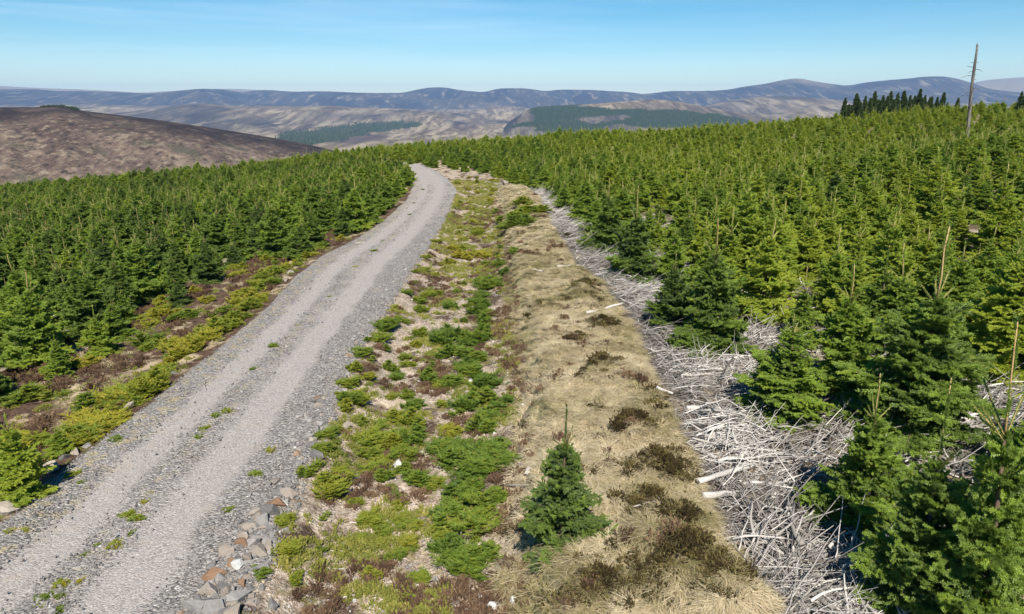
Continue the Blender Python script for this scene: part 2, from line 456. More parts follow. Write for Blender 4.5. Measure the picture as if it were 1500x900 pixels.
def hills_material():
    m, nt, out = newmat('moorland')
    P = nt.nodes.new('ShaderNodeNewGeometry').outputs['Position']
    def stretched(sx, sy, rot=0.3):
        return S(nt, 'ShaderNodeMapping', {'Vector': P, 'Scale': (sx, sy, 0), 'Rotation': (0, 0, rot)}).outputs[0]
    # open moor of the valley
    a = noise(nt, stretched(1 / 260., 1 / 1500., 0.12), 1, 6, 0.62, 0.6)
    b = noise(nt, stretched(1 / 75., 1 / 520., 0.1), 1, 6, 0.68, 0.5)
    fleck = noise(nt, stretched(1 / 26., 1 / 230., -0.06), 1, 5, 0.7)
    moor = mixc(nt, ramp(nt, a, [(0.38, 0.0), (0.6, 1.0)]), (0.085, 0.062, 0.05), (0.175, 0.135, 0.095))
    moor = mixc(nt, ramp(nt, b, [(0.45, 0.0), (0.58, 0.95)]), moor, (0.31, 0.255, 0.18))
    moor = mixc(nt, ramp(nt, fleck, [(0.36, 0.8), (0.46, 0.0)]), moor, (0.06, 0.046, 0.04))
    moor = mixc(nt, ramp(nt, noise(nt, stretched(1 / 330., 1 / 1700., 0.1), 1, 4), [(0.56, 0.0), (0.62, 0.8)]), moor, (0.065, 0.048, 0.052))
    # the near moor hill
    hA = noise(nt, stretched(1 / 110., 1 / 130., 0.5), 1, 6, 0.6, 0.8)
    hB = noise(nt, stretched(1 / 34., 1 / 40., 0.2), 1, 6, 0.68, 0.6)
    hC = noise(nt, stretched(1 / 9., 1 / 16., 0.2), 1, 5, 0.7)
    near = mixc(nt, ramp(nt, hA, [(0.4, 0.0), (0.62, 1.0)]), (0.085, 0.058, 0.047), (0.165, 0.118, 0.09))
    near = mixc(nt, ramp(nt, hB, [(0.53, 0.0), (0.64, 0.7)]), near, (0.235, 0.185, 0.13))
    near = mixc(nt, ramp(nt, hC, [(0.54, 0.0), (0.64, 0.65)]), near, (0.29, 0.24, 0.17))
    near = mixc(nt, ramp(nt, hC, [(0.38, 0.85), (0.48, 0.0)]), near, (0.03, 0.025, 0.02))
    near = mixc(nt, ramp(nt, noise(nt, stretched(1 / 70., 1 / 60., 1.0), 1, 4), [(0.56, 0.0), (0.66, 0.75)]), near, (0.06, 0.062, 0.04))
    near = mixc(nt, M(nt, 'MULTIPLY', attr(nt, 'crest'), ramp(nt, hB, [(0.35, 0.4), (0.55, 1.0)])), near, (0.03, 0.022, 0.022))
    # the far heather hills, haze blue put into their dark base colour
    f1 = noise(nt, stretched(1 / 420., 1 / 1500., 0.1), 1, 6, 0.62, 0.7)
    f2 = noise(nt, stretched(1 / 110., 1 / 520., 0.05), 1, 6, 0.72, 0.5)
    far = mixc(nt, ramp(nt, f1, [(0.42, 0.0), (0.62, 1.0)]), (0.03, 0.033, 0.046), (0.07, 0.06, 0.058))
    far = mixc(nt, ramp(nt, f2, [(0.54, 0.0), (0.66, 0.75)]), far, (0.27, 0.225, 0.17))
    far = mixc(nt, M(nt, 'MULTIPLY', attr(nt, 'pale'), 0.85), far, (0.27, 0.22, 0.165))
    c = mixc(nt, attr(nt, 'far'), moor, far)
    c = mixc(nt, attr(nt, 'near'), c, near)
    wood = mixc(nt, fleck, (0.018, 0.03, 0.018), (0.034, 0.05, 0.024))
    c = mixc(nt, attr(nt, 'wood'), c, wood)
    h = M(nt, 'ADD', M(nt, 'MULTIPLY', hB, 1.2), M(nt, 'ADD', hC, M(nt, 'MULTIPLY', b, 4)))
    pbr(nt, out, c, 0.95, h, 1.0, 4.0, spec=0.05)
    return m

# ------------------------------------------------------------------ terrain sheets
def polar(r0, r1, ratio, az0, az1, daz):
    nr = int(math.log(r1 / r0) / math.log(ratio)) + 1
    rs = r0 * (r1 / r0) ** (np.arange(nr) / (nr - 1))
    az = np.arange(az0, az1 + daz / 2, daz)
    R, A = np.meshgrid(rs, az, indexing='ij')
    X, Y = R * np.sin(A), R * np.cos(A)
    i, j = np.meshgrid(np.arange(nr - 1), np.arange(len(az) - 1), indexing='ij')
    q = np.stack([i * len(az) + j, i * len(az) + j + 1, (i + 1) * len(az) + j + 1, (i + 1) * len(az) + j], -1).reshape(-1, 4)[:, ::-1]
    return X.ravel(), Y.ravel(), q

def link(o, parent=None):
    COL.objects.link(o)
    if parent is not None: o.parent = parent
    return o

def obj(name, me, parent=None, **props):
    o = bpy.data.objects.new(name, me)
    for k, v in props.items(): o[k] = v
    return link(o, parent)

AZL = RAD(52)
X, Y, Q = polar(4.0, 300.0, 1.0092, -AZL, AZL, RAD(0.125))
Z = ground_z(X, Y)
xl, xr, xd, xb, xk, xt = (at(l, Y) for l in (LL, LR, LD, LB, LK, LT))
Z = Z - 0.09 * sstep(0.0, 0.35, X - xl) * (1 - sstep(-0.35, 0.0, X - xr))
nz = 0.7 * fbm(X * 0.8, Y * 0.8, 4, 81)
kf = 1 - sstep(62, 78, Y)
a_ditch = sstep(-0.3, 0.1, X - xr) * (1 - sstep(-0.2, 0.5, X + nz * 0.6 - xd))
a_bank = sstep(-0.2, 0.5, X + nz * 0.6 - xd) * (1 - sstep(-0.2, 0.4, X + nz * 0.7 - xb)) * kf
a_brash = sstep(-0.2, 0.4, X + nz * 0.7 - xb) * (1 - sstep(0.2, 2.5, X + nz - xk)) * kf
a_verge = (1 - sstep(-0.2, 0.2, X - xl)) * sstep(-3.5, -0.5, X + nz - xt)
a_mound = np.zeros_like(X)
for mx_, my_, mr_ in MOUNDS:
    a_mound = np.maximum(a_mound, np.exp(-((X + 0.5 * nz * mr_ - mx_) ** 2 + (Y - my_) ** 2) / (mr_ * mr_ * 0.75)))
ground = obj('ground', mesh_np('ground', np.stack([X, Y, Z], 1), [Q], [ground_material()],
             {'mound': a_mound, 'ditch': a_ditch, 'bank': a_bank, 'brash': a_brash, 'verge': a_verge}, smooth=True),
             kind='structure', label='rough open hillside ground around the gravel track', category='ground')

# hills and valley
X, Y, Q = polar(300.0, 19000.0, 1.0088, -AZL, AZL, RAD(0.11))
r = np.hypot(X, Y)
zf, lay = far_parts(X, Y)
w = sstep(130, 270, r)
Z = zf
az = np.arctan2(X, Y)
near = sstep(0.0, 1.0, (lay == 0) * 1.0)
near = np.maximum(near, 1 - sstep(1500, 2000, r))
crest_d = np.abs(r - 1250)
topz = CZ + 1250 * smooth_interp(az, *LAYERS[0][0])
crest = (lay == 0) * sstep(-22, -3, Z - topz + 9 * fbm(X / 60., Y / 60., 4, 91))
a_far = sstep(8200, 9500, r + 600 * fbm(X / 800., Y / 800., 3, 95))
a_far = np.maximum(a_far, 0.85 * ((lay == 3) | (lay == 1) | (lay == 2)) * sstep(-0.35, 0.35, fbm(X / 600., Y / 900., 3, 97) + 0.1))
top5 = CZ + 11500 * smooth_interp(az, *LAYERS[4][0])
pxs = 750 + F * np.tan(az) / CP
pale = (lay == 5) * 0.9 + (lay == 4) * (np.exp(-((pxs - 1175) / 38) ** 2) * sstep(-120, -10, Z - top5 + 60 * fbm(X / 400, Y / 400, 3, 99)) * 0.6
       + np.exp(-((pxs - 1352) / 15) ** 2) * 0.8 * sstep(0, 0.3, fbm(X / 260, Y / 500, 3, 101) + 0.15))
# woods on the far slopes
def in_poly(px, py, poly):
    inside = np.zeros(px.shape, bool)
    n = len(poly)
    for i in range(n):
        x1, y1 = poly[i]; x2, y2 = poly[(i + 1) % n]
        c = ((y1 > py) != (y2 > py)) & (px < (x2 - x1) * (py - y1) / (y2 - y1 + 1e-9) + x1)
        inside ^= c
    return inside
WOODS = [[(410, 198), (460, 190), (510, 183), (560, 180), (618, 180), (612, 186), (560, 192), (500, 206), (455, 213), (410, 208)],
         [(738, 187), (780, 176), (776, 160), (800, 154), (860, 155), (890, 161), (940, 160), (1010, 160), (1075, 172), (1105, 178), (1050, 190), (960, 186), (885, 188), (868, 196), (800, 196), (776, 192), (790, 186)]]
HOLES = [[(838, 176), (880, 170), (930, 168), (910, 174), (876, 180)], [(884, 184), (905, 181), (960, 188), (900, 198)], [(985, 160), (1010, 152), (1060, 162), (1030, 166)]]
ppx, ppy, _ = project(X, Y, Z)
jx, jy = ppx + 9 * fbm(X / 160, Y / 160, 3, 103), ppy + 3.0 * fbm(X / 130 + 9, Y / 130, 3, 105)
wood = np.zeros(X.shape)
okr = (r > 1800) & (r < 5200)
for p in WOODS: wood = np.maximum(wood, in_poly(jx, jy, p) * 1.0 * okr)
for p in HOLES: wood = np.where(in_poly(jx, jy, p), 0, wood)
hills = obj('hills', mesh_np('hills', np.stack([X, Y, Z], 1), [Q], [hills_material()],
            {'near': near, 'crest': crest, 'far': np.clip(a_far, 0, 1), 'pale': np.clip(pale, 0, 1), 'wood': wood}, smooth=True),
            kind='structure', label='heather moorland hills and valley beyond the young plantation', category='hills')
ZMIN, ZMAX = float(Z.min()), float(Z.max())
HX, HY, HZ, HW = X, Y, Z, wood

# the gravel track
ys = [6.0]
while ys[-1] < 100: ys.append(ys[-1] + max(0.12, ys[-1] * 0.008))
ys = np.array(ys); nu = 49
U, Yr = np.meshgrid(np.linspace(0, 1, nu), ys)
edge = 0.16 * fbm(Yr * 1.3, np.zeros_like(Yr), 3, 111)
edge2 = 0.22 * fbm(Yr * 1.1, np.zeros_like(Yr) + 9, 3, 113)
xa, xb_ = at(LL, Yr) + edge - 0.1, at(LR, Yr) + edge2 + 0.15
Xr = xa + (xb_ - xa) * U
def bell(u, c, w): return np.exp(-((u - c) / w) ** 2)
tracks = bell(U, 0.30, 0.085) + bell(U, 0.635, 0.10)
Zr = ground_z(Xr, Yr, False) + 0.035 - 0.05 * tracks + 0.03 * fbm(Xr * 1.5, Yr * 1.5, 3, 115) * (1 - tracks)
Zr -= 0.12 * (1 - sstep(0, 0.04, U)) + 0.14 * sstep(0.96, 1, U)
coarse = np.clip(1 - 1.1 * tracks - 0.25 * bell(U, 0.47, 0.06) + 0.15 * sstep(0.8, 0.95, U), 0, 1) * (1 - 0.5 * sstep(30, 60, Yr))
strawm = bell(U, 0.12, 0.1) + 0.6 * bell(U, 0.46, 0.04)
i, j = np.meshgrid(np.arange(len(ys) - 1), np.arange(nu - 1), indexing='ij')
Qr = np.stack([i * nu + j, i * nu + j + 1, (i + 1) * nu + j + 1, (i + 1) * nu + j], -1).reshape(-1, 4)
obj('road', mesh_np('road', np.stack([Xr.ravel(), Yr.ravel(), Zr.ravel()], 1), [Qr], [road_material()], {'coarse': coarse.ravel(), 'straw': strawm.ravel()}, smooth=True),
    kind='structure', label='grey crushed stone forest track with two wheel ruts', category='track')
def road_z(x, y):
    return gz(x, y) + 0.03

# ------------------------------------------------------------------ spruces
def spruce(seed, H=3.0, R=0.85, lead=0.85, whorl=0.22, dens=0.8, W=0.027, bias=0.0):
    """crown, trunk and leader meshes of one young spruce, H high with its bare leader"""
    g = np.random.default_rng(seed)
    T = H - lead
    P0, P1, WW, HU = [], [], [], []
    def shoot(a, b, w, h):
        P0.append(a); P1.append(b); WW.append(w); HU.append(h)
    stems = Geo()
    bend = g.normal(0, 0.035, 2)
    def axis(z): return np.array([bend[0] * (z / H) ** 2 * H * 0.5, bend[1] * (z / H) ** 2 * H * 0.5, z])
    z = 0.10
    side = g.normal(1, 0.12, 12)
    while z < T:
        rel = 1 - z / T
        big = int(5 + g.integers(0, 2)) + (1 if rel > 0.5 else 0)
        az0 = g.uniform(0, 6.28)
        for k in range(big + 4):
            small = k >= big
            a = az0 + (k * 6.283 / big if not small else g.uniform(0, 6.28)) + g.normal(0, 0.18)
            zb = z + (g.normal(0, 0.025) if not small else g.uniform(0.05, whorl))
            if zb > T: continue
            rel = max(0, 1 - zb / T)
            bl = (R * rel ** 0.74 + 0.08) * g.uniform(0.62, 1.2) * side[int(a * 2) % 12] * (g.uniform(0.45, 0.85) if small else 1)
            if rel > 0.85: bl *= 0.88
            el = RAD(56 * (1 - rel) ** 1.3 + 2 + g.normal(0, 9))
            hd = np.array([math.cos(a), math.sin(a), 0.0]); pd = np.array([-math.sin(a), math.cos(a), 0.0])
            droop = 0.26 * rel * bl
            base = axis(max(zb, 0.03))
            def bp(s, base=base, hd=hd, el=el, bl=bl, droop=droop):
                return base + hd * (bl * s * math.cos(el)) + np.array([0, 0, 1.0]) * (bl * s * math.sin(el) - droop * (1.6 * s * s - 1.0 * s ** 3))
            hb = g.normal(0.5, 0.10) + bias
            nseg = max(2, int(bl / 0.14))
            for i in range(nseg):
                s0, s1 = i / nseg, (i + 1) / nseg
                if s1 > 0.05:
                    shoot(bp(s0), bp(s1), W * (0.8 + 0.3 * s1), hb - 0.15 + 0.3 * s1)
            ns = max(2, int(bl / 0.082 * dens))
            for i in range(ns):
                s = 0.14 + 0.82 * (i + g.uniform(-0.2, 0.2)) / ns
                p = bp(s); tdir = bp(min(1, s + 0.03)) - bp(max(0, s - 0.03)); tdir /= np.linalg.norm(tdir)
                for sg in (-1, 1):
                    sl = min(0.46 * bl * (1.02 - s) + 0.06, 0.40) * g.uniform(0.65, 1.2)
                    if g.random() < 0.06: continue
                    an = RAD(g.normal(52, 8))
                    d = tdir * math.cos(an) + pd * sg * math.sin(an) + np.array([0, 0, g.normal(0.0, 0.27)])
                    d /= np.linalg.norm(d)
                    q = p + d * sl + np.array([0, 0, -0.12 * sl])
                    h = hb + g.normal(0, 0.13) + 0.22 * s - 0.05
                    if sl < 0.13:
                        shoot(p, q, W * 1.05, h)
                    else:
                        mid = p + (q - p) * 0.5 + np.array([0, 0, 0.02])
                        shoot(p, mid, W, h - 0.06); shoot(mid, q, W, h + 0.05)
                        for t in (0.35, 0.6, 0.8):
                            if sl < 0.24 and t == 0.35: continue
                            for s2 in (-1, 1):
                                d2 = d * 0.65 + np.cross(d, [0, 0, 1.0]) * s2 * 0.7 + np.array([0, 0, g.normal(-0.06, 0.24)])
                                b0 = p + (q - p) * t
                                shoot(b0, b0 + d2 * sl * g.uniform(0.34, 0.56), W * 0.95, h + 0.06)
            if bl > 0.3:
                stems.tube([bp(0), bp(0.4), bp(0.85)], [0.011 * bl + 0.004, 0.008 * bl + 0.003, 0.003], 4, 0.3, False)
        z += whorl * g.uniform(0.85, 1.15) * (0.75 + 0.5 * min(1, 1 - z / T + 0.2))
    # a ring of ascending shoots under the leader, needles right up the tops
    ld = Geo()
    if lead > 0.2:
        for k in range(int(g.integers(4, 7))):
            a = g.uniform(0, 6.28); el = RAD(g.uniform(32, 55)); ln = lead * g.uniform(0.32, 0.62)
            p = axis(T * g.uniform(0.97, 1.0)); d = np.array([math.cos(a) * math.cos(el), math.sin(a) * math.cos(el), math.sin(el)])
            for i in range(3):
                shoot(p + d * ln * (0.2 + i * 0.27), p + d * ln * (0.2 + (i + 1) * 0.27), W * 0.72, 0.45)
            ld.tube([p, p + d * ln * 0.9], [0.007, 0.004], 4, 0.45, False)
        tip = axis(H)
        ld.tube([axis(T - 0.05), axis(T + lead * 0.35) + g.normal(0, 0.012, 3), axis(T + lead * 0.7) + g.normal(0, 0.015, 3), tip], [0.0125, 0.0105, 0.0088, 0.0065], 6, g.uniform(0.3, 0.9))
        for k in range(5):
            a = g.uniform(0, 6.28); zz = H - g.uniform(0, 0.12)
            p = axis(zz); shoot(p, p + np.array([math.cos(a) * 0.05, math.sin(a) * 0.05, 0.07]), 0.012, 0.35)
        for k in range(22):
            zz = T + lead * g.uniform(0.05, 0.8); a = g.uniform(0, 6.28)
            p = axis(zz); shoot(p, p + np.array([math.cos(a) * 0.02, math.sin(a) * 0.02, 0.11]), 0.017, 0.45)
    crown = Geo()
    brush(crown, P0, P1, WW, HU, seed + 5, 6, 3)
    tr = Geo()
    zs = np.linspace(-0.15, T, 7)
    tr.tube([axis(max(zz, 0)) + np.array([0, 0, min(zz, 0)]) for zz in zs], 0.0125 * H * (1 - zs / (T * 1.12)) ** 0.8 + 0.009, 7, 0.5)
    for V, P_, H_, M_ in [(stems.V, stems.P, stems.H, stems.M)]:
        n0 = tr.n
        tr.V += V; tr.P += [p + n0 for p in P_]; tr.H += H_; tr.M += M_; tr.n += stems.n
    return crown.mesh('crown', [MAT['needles']]), tr.mesh('trunk', [MAT['bark']], True), (ld.mesh('leader', [MAT['leader']], True) if ld.n else None)

VAR = [spruce(100 + i, H=3.0, R=rr, lead=ld, bias=b, dens=dn) for i, (rr, ld, b, dn) in enumerate(
    [(1.15, 0.85, 0.0, 1.05), (1.25, 0.70, 0.03, 1.0), (1.08, 1.0, -0.03, 1.05), (1.3, 0.5, 0.0, 1.0), (0.9, 0.9, 0.0, 1.15), (1.2, 0.6, -0.02, 1.05), (1.05, 0.72, 0.02, 1.05)])]
print('tris per variant', [len(v[0].polygons) for v in VAR])

def make_tree(name, loc, s, rot, tint, var, label, group, lean=(0, 0), cat='tree', wide=1.0):
    e = bpy.data.objects.new(name, None)
    e.empty_display_size = 0.2
    e.location = loc; e.rotation_euler = (lean[0], lean[1], rot); e.scale = (s * wide, s * wide, s)
    e['label'] = label; e['category'] = cat; e['group'] = group
    COL.objects.link(e)
    for nm, me in zip(('crown', 'trunk', 'leader'), VAR[var]):
        if me is None: continue
        c = bpy.data.objects.new(nm, me)
        c['tint'] = float(tint)
        c.parent = e
        COL.objects.link(c)
    return e

def tint_at(x, y):
    side = 0.34 if x < at(LL, y) else 0.54 + 0.12 * float(sstep(2, 16, x))
    return float(np.clip(side + 0.16 * fbm(np.array([x / 14.]), np.array([y / 14.]), 2, 121)[0] + rnd.gauss(0, 0.13) + 0.0016 * y, 0.05, 0.95))

def height_for(x, y, z, py):
    """height of a thing standing at x,y,z whose top shows at photo row py"""
    v = (450 - py) / F
    dz = (v * y * CP - y * SP) / (CP + v * SP)
    return CZ + dz - z

ORD = ['first', 'second', 'third', 'fourth', 'fifth', 'sixth', 'seventh', 'eighth', 'ninth', 'tenth', 'eleventh', 'twelfth', 'thirteenth', 'fourteenth',
       'fifteenth', 'sixteenth', 'seventeenth', 'eighteenth', 'nineteenth', 'twentieth']
def ordinal(n):
    if n < len(ORD): return ORD[n]
    k = n + 1
    return f"{k}{'th' if 10 <= k % 100 <= 20 else {1: 'st', 2: 'nd', 3: 'rd'}.get(k % 10, 'th')}"
def hue_word(t):
    return 'bluish green' if t < 0.30 else 'dark green' if t < 0.45 else 'mid green' if t < 0.6 else 'bright green' if t < 0.72 else 'yellow green'

# trees one can pick out along the brash: base px, top row, tint, variant, width, label
HAND = [
    ((1430, 985), 484, 0.42, 4, 0.72, 'tallest near spruce with a long curved orange leader in the lower right corner'),
    ((1262, 772), 548, 0.42, 0, 0.9, 'drooping spruce leaning over the brash, orange leader above two crossed bare shoots'),
    ((1335, 915), 560, 0.38, 2, 0.80, 'broad dark spruce at the brash end, shading the grey sticks at the bottom'),
    ((1150, 615), 462, 0.50, 3, 1.3, 'rounded bright spruce jutting out over the brash halfway up its length'),
    ((1335, 640), 330, 0.36, 2, 1.1, 'largest broad spruce with ascending bare shoots behind the jutting rounded one'),
    ((1042, 512), 318, 0.28, 0, 0.9, 'tall narrow spruce between two fingers of pale brash'),
    ((926, 412), 270, 0.2, 2, 1.0, 'dark spruce standing alone out on the pale brash with brown leader'),
    ((985, 482), 372, 0.16, 5, 1.0, 'low bluish spruce on the brash edge below the lone dark one'),
    ((888, 372), 262, 0.28, 0, 0.95, 'dark spruce close behind the lone one on the pale brash'),
    ((1475, 800), 560, 0.5, 1, 0.85, 'bright spruce beside the right hand gap of brash near the corner'),
    ((822, 800), 588, 0.16, 0, 0.82, 'single dark spruce sapling standing alone on the straw grass bank'),
    ((34, 736), 606, 0.82, 3, 0.8, 'bright yellow green bushy spruce at the lower left corner beside the track'),
    ((-40, 752), 600, 0.8, 1, 0.8, 'yellow green spruce cut off by the frame beside the bushy lower left one'),
    ((88, 668), 625, 0.7, 5, 1.0, 'short spreading spruce just above the bushy lower left one'),
    ((1475, 560), 330, 0.85, 1, 1.15, 'yellowest spruce, broad and bright, above the right hand brash gap'),
]
NEAR, hand_xy = [], []
for (bp_, top, t, var, wide, lab) in HAND:
    x, y = drop(*bp_)
    z = gz(x, y) - 0.05
    h = height_for(x, y, z, top)
    s = h / 3.0
    hand_xy.append((x, y))
    make_tree('spruce_tree', (x, y, z), s, rnd.uniform(0, 6.28), t, var, lab, 'sapling on the bank' if 'bank' in lab else 'spruces at the lower left of the track' if 'lower left' in lab else 'spruces along the brash',
              (rnd.gauss(0, 0.02), rnd.gauss(0, 0.02) + (0.06 if 'curved' in lab else 0)), wide=wide * (1.0 if s > 0.9 else 1.15))

GAPS = [(*drop(1430, 592), 1.25), (*drop(1310, 650), 1.2), (*drop(1400, 650), 1.1), (*drop(1480, 620), 1.0), (*drop(975, 385), 1.0), (*drop(1000, 400), 0.8), (*drop(1120, 500), 0.5), (*drop(1260, 640), .6)]
cand = []
def try_add(x, y, side, row, k):
    x += rnd.gauss(0, 0.38); y += rnd.gauss(0, 0.38)
    if any((x - a) ** 2 + (y - b) ** 2 < (1.75 if y < 15 else 1.45) ** 2 for a, b in hand_xy): return
    if any((x - a) ** 2 + (y - b) ** 2 < c ** 2 for a, b, c in GAPS): return
    if rnd.random() < (0.07 if y < 45 else 0.02): return
    if side == 'right' and y < 48 and float(fbm(np.array([x / 3.2]), np.array([y / 3.2]), 2, 133)[0]) > 0.42: return
    z = gz(x, y) - 0.04
    px, py, dep = project(x, y, z)
    if dep < 4 or px < -190 or px > 1690 or py > 1130: return
    s = min(1.5, rnd.gauss(1.0, 0.17)) * (1 + 0.14 * float(fbm(np.array([x / 9.]), np.array([y / 9.]), 2, 131)[0]))
    if side == 'left': s *= 0.92 + (0.12 if y > 25 else 0)
    if row == 0: s *= 0.9
    if side == 'left' and row == 0 and y < 40: s *= 0.75
    s *= 1 - 0.36 * float(sstep(30, 92, y))
    s = max(0.5, s)
    py2 = project(x, y, z + 3 * s)[1]
    vis = min(py, 960) - max(py2, -10) if -60 < px < 1560 else -1
    cand.append([vis, x, y, z, s, side, row, k])
for i in range(75):
    y, k = 8.0, 0
    while y < 132:
        try_add(float(at(LK, y)) + 0.95 + i * 1.75, y + (i % 2) * 0.8, 'right', i, k)
        y += 1.75; k += 1
for i in range(70):
    y, k = 9.0, 0
    while y < 128:
        try_add(float(at(LT, y)) - 0.75 - i * 1.75, y + (i % 2) * 0.8, 'left', i, k)
        y += 1.75; k += 1
cand.sort(key=lambda c: -c[0])
N_IND = 300 - len(HAND)
ind, rest = cand[:N_IND], cand[N_IND:]
print('trees', len(cand))
rows = {}
for c in ind: rows.setdefault((c[5], c[6]), []).append(c)
for (side, row), cs in sorted(rows.items()):
    cs.sort(key=lambda c: c[2])
    for n, (vis, x, y, z, s, *_r) in enumerate(cs):
        t = tint_at(x, y)
        if side == 'left' and row <= 1 and y < 24: t = min(0.95, t + 0.25)
        size = 'low' if s < 0.78 else 'medium' if s < 1.05 else 'tall'
        where = 'left of the track' if side == 'left' else 'behind the brash'
        lab = f"{size} {hue_word(t)} young spruce, {ordinal(row)} row {where}, {ordinal(n)} from its near end"
        make_tree('spruce_tree', (x, y, z), s, rnd.uniform(0, 6.28), t, rnd.randrange(len(VAR)), lab, 'young spruces ' + where, (rnd.gauss(0, 0.03), rnd.gauss(0, 0.03)))

# ------------------------------------------------------------------ scattered stuff: one object each, points carrying instances
def source(name, me_list):
    """one joined source object per variant, kept out of the scene"""
    V, P, Hh, Mi, mats, n = [], [], [], [], [], 0
    for me in me_list:
        if me is None: continue
        v = np.empty(len(me.vertices) * 3, np.float32); me.vertices.foreach_get('co', v); v = v.reshape(-1, 3)
        ls = np.empty(len(me.polygons), np.int32); me.polygons.foreach_get('loop_start', ls)
        lt = np.empty(len(me.polygons), np.int32); me.polygons.foreach_get('loop_total', lt)
        li = np.empty(len(me.loops), np.int32); me.loops.foreach_get('vertex_index', li)
        hh = np.empty(len(me.vertices), np.float32); me.attributes['hue'].data.foreach_get('value', hh)
        off = len(mats); mats += list(me.materials)
        for k in np.unique(lt):
            st = ls[lt == k]
            P.append(li[st[:, None] + np.arange(k)[None, :]] + n)
            Mi.append(np.full(len(st), off))
        V.append(v); Hh.append(hh); n += len(v)
    me = mesh_np(name, np.concatenate(V), P, mats, {'hue': np.concatenate(Hh)}, np.concatenate(Mi))
    return bpy.data.objects.new(name, me)

def scatter(name, pts, rots, scl, idx, tint, sources, mat_any, **props):
    me = bpy.data.meshes.new(name)
    pts = np.asarray(pts, np.float32)
    me.vertices.add(len(pts))
    me.vertices.foreach_set('co', pts.ravel())
    for nm, typ, key, val in (('rot', 'FLOAT_VECTOR', 'vector', rots), ('scl', 'FLOAT_VECTOR', 'vector', scl), ('idx', 'INT', 'value', idx), ('tint', 'FLOAT', 'value', tint)):
        a = me.attributes.new(nm, typ, 'POINT')
        a.data.foreach_set(key, np.asarray(val, np.int32 if typ == 'INT' else np.float32).ravel())
    me.update()
    me.materials.append(mat_any)
    o = obj(name, me, kind='stuff', **props)
    ng = bpy.data.node_groups.new(name, 'GeometryNodeTree')
    ng.interface.new_socket('Geometry', in_out='INPUT', socket_type='NodeSocketGeometry')
    ng.interface.new_socket('Geometry', in_out='OUTPUT', socket_type='NodeSocketGeometry')
    gi, go = ng.nodes.new('NodeGroupInput'), ng.nodes.new('NodeGroupOutput')
    iop = ng.nodes.new('GeometryNodeInstanceOnPoints')
    join = ng.nodes.new('GeometryNodeJoinGeometry')
    for s in reversed(sources):      # the join node hands its instances on last link first
        oi = ng.nodes.new('GeometryNodeObjectInfo')
        oi.transform_space = 'ORIGINAL'
        oi.inputs['Object'].default_value = s
        oi.inputs['As Instance'].default_value = True
        ng.links.new(oi.outputs['Geometry'], join.inputs[0])
    ng.links.new(gi.outputs[0], iop.inputs['Points'])
    ng.links.new(join.outputs[0], iop.inputs['Instance'])
    iop.inputs['Pick Instance'].default_value = True
    for nm, typ, sock in (('rot', 'FLOAT_VECTOR', 'Rotation'), ('scl', 'FLOAT_VECTOR', 'Scale'), ('idx', 'INT', 'Instance Index')):
        na = ng.nodes.new('GeometryNodeInputNamedAttribute')
        na.data_type = typ
        na.inputs[0].default_value = nm
        ng.links.new(na.outputs[0], iop.inputs[sock])
    ng.links.new(iop.outputs[0], go.inputs[0])
    md = o.modifiers.new('scatter', 'NODES')
    md.node_group = ng
    return o

srcs = [source('young_spruce', v) for v in VAR]
n = len(rest)
scatter('spruce_plantation', [(c[1], c[2], c[3]) for c in rest], [(rnd.gauss(0, 0.03), rnd.gauss(0, 0.03), rnd.uniform(0, 6.28)) for _ in rest],
        [(c[4] * (1 + 0.25 * float(sstep(35, 90, c[2]))),) * 2 + (c[4],) for c in rest], [rnd.randrange(len(srcs)) for _ in rest], [tint_at(c[1], c[2]) for c in rest], srcs, MAT['needles'],
        label='dense plantation of young spruces reaching to the skyline on both sides of the track', category='trees')

# --- dry grass on the bank
def grass_tuft(seed, n, ln, flop, mat, width=0.0048):
    g = np.random.default_rng(seed)
    geo = Geo()
    comb = g.uniform(0, 6.28)
    for k in range(n):
        a = comb + g.normal(0, 1.7); l = ln * g.uniform(0.55, 1.2); b = np.array([g.normal(0, 0.06), g.normal(0, 0.06), -0.03])
        d = np.array([math.cos(a), math.sin(a), 0]); sd = np.array([-d[1], d[0], 0]) * width * g.uniform(0.6, 1.3)
        up = g.uniform(0.25, 0.9) * (1 - flop) + 0.12
        pts = [b, b + d * l * 0.35 + np.array([0, 0, l * up * 0.55]), b + d * l * 0.72 + np.array([0, 0, l * up * 0.6]) + sd * g.normal(0, 3), b + d * l + np.array([0, 0, l * up * 0.22]) + sd * g.normal(0, 6)]
        V = [pts[0] - sd, pts[0] + sd, pts[1] - sd, pts[1] + sd, pts[2] - sd * 0.7, pts[2] + sd * 0.7, pts[3]]
        h = g.uniform(0, 1)
        geo.add(V, [np.array([(0, 1, 3, 2), (2, 3, 5, 4)]), np.array([(4, 5, 6)])], h)
    return bpy.data.objects.new('grass_tuft', geo.mesh('grass_tuft', [mat]))
G_SRC = [grass_tuft(200 + i, 95, 0.46, 0.78, MAT['straw']) for i in range(4)] + [grass_tuft(210 + i, 90, 0.28, 0.2, MAT['straw']) for i in range(2)]
rg = np.random.default_rng(3)
def strip_points(n, la, lb, y0, y1, pa=0.0, pb=0.0, power=1.7):
    """random points between two lines, denser near the camera"""
    y = y0 + (y1 - y0) * rg.random(n) ** power
    u = rg.random(n)
    a, b = at(la, y) + pa, at(lb, y) + pb
    return a + (b - a) * u, y, u
gx, gy, gu = strip_points(11000, LD, LB, 8.5, 66, -0.05, 0.1)
patch = fbm(gx * 0.5, gy * 0.5, 3, 141)
dark = fbm(gx * 0.75 + 40, gy * 0.75, 3, 145)
md0 = np.zeros(len(gx))
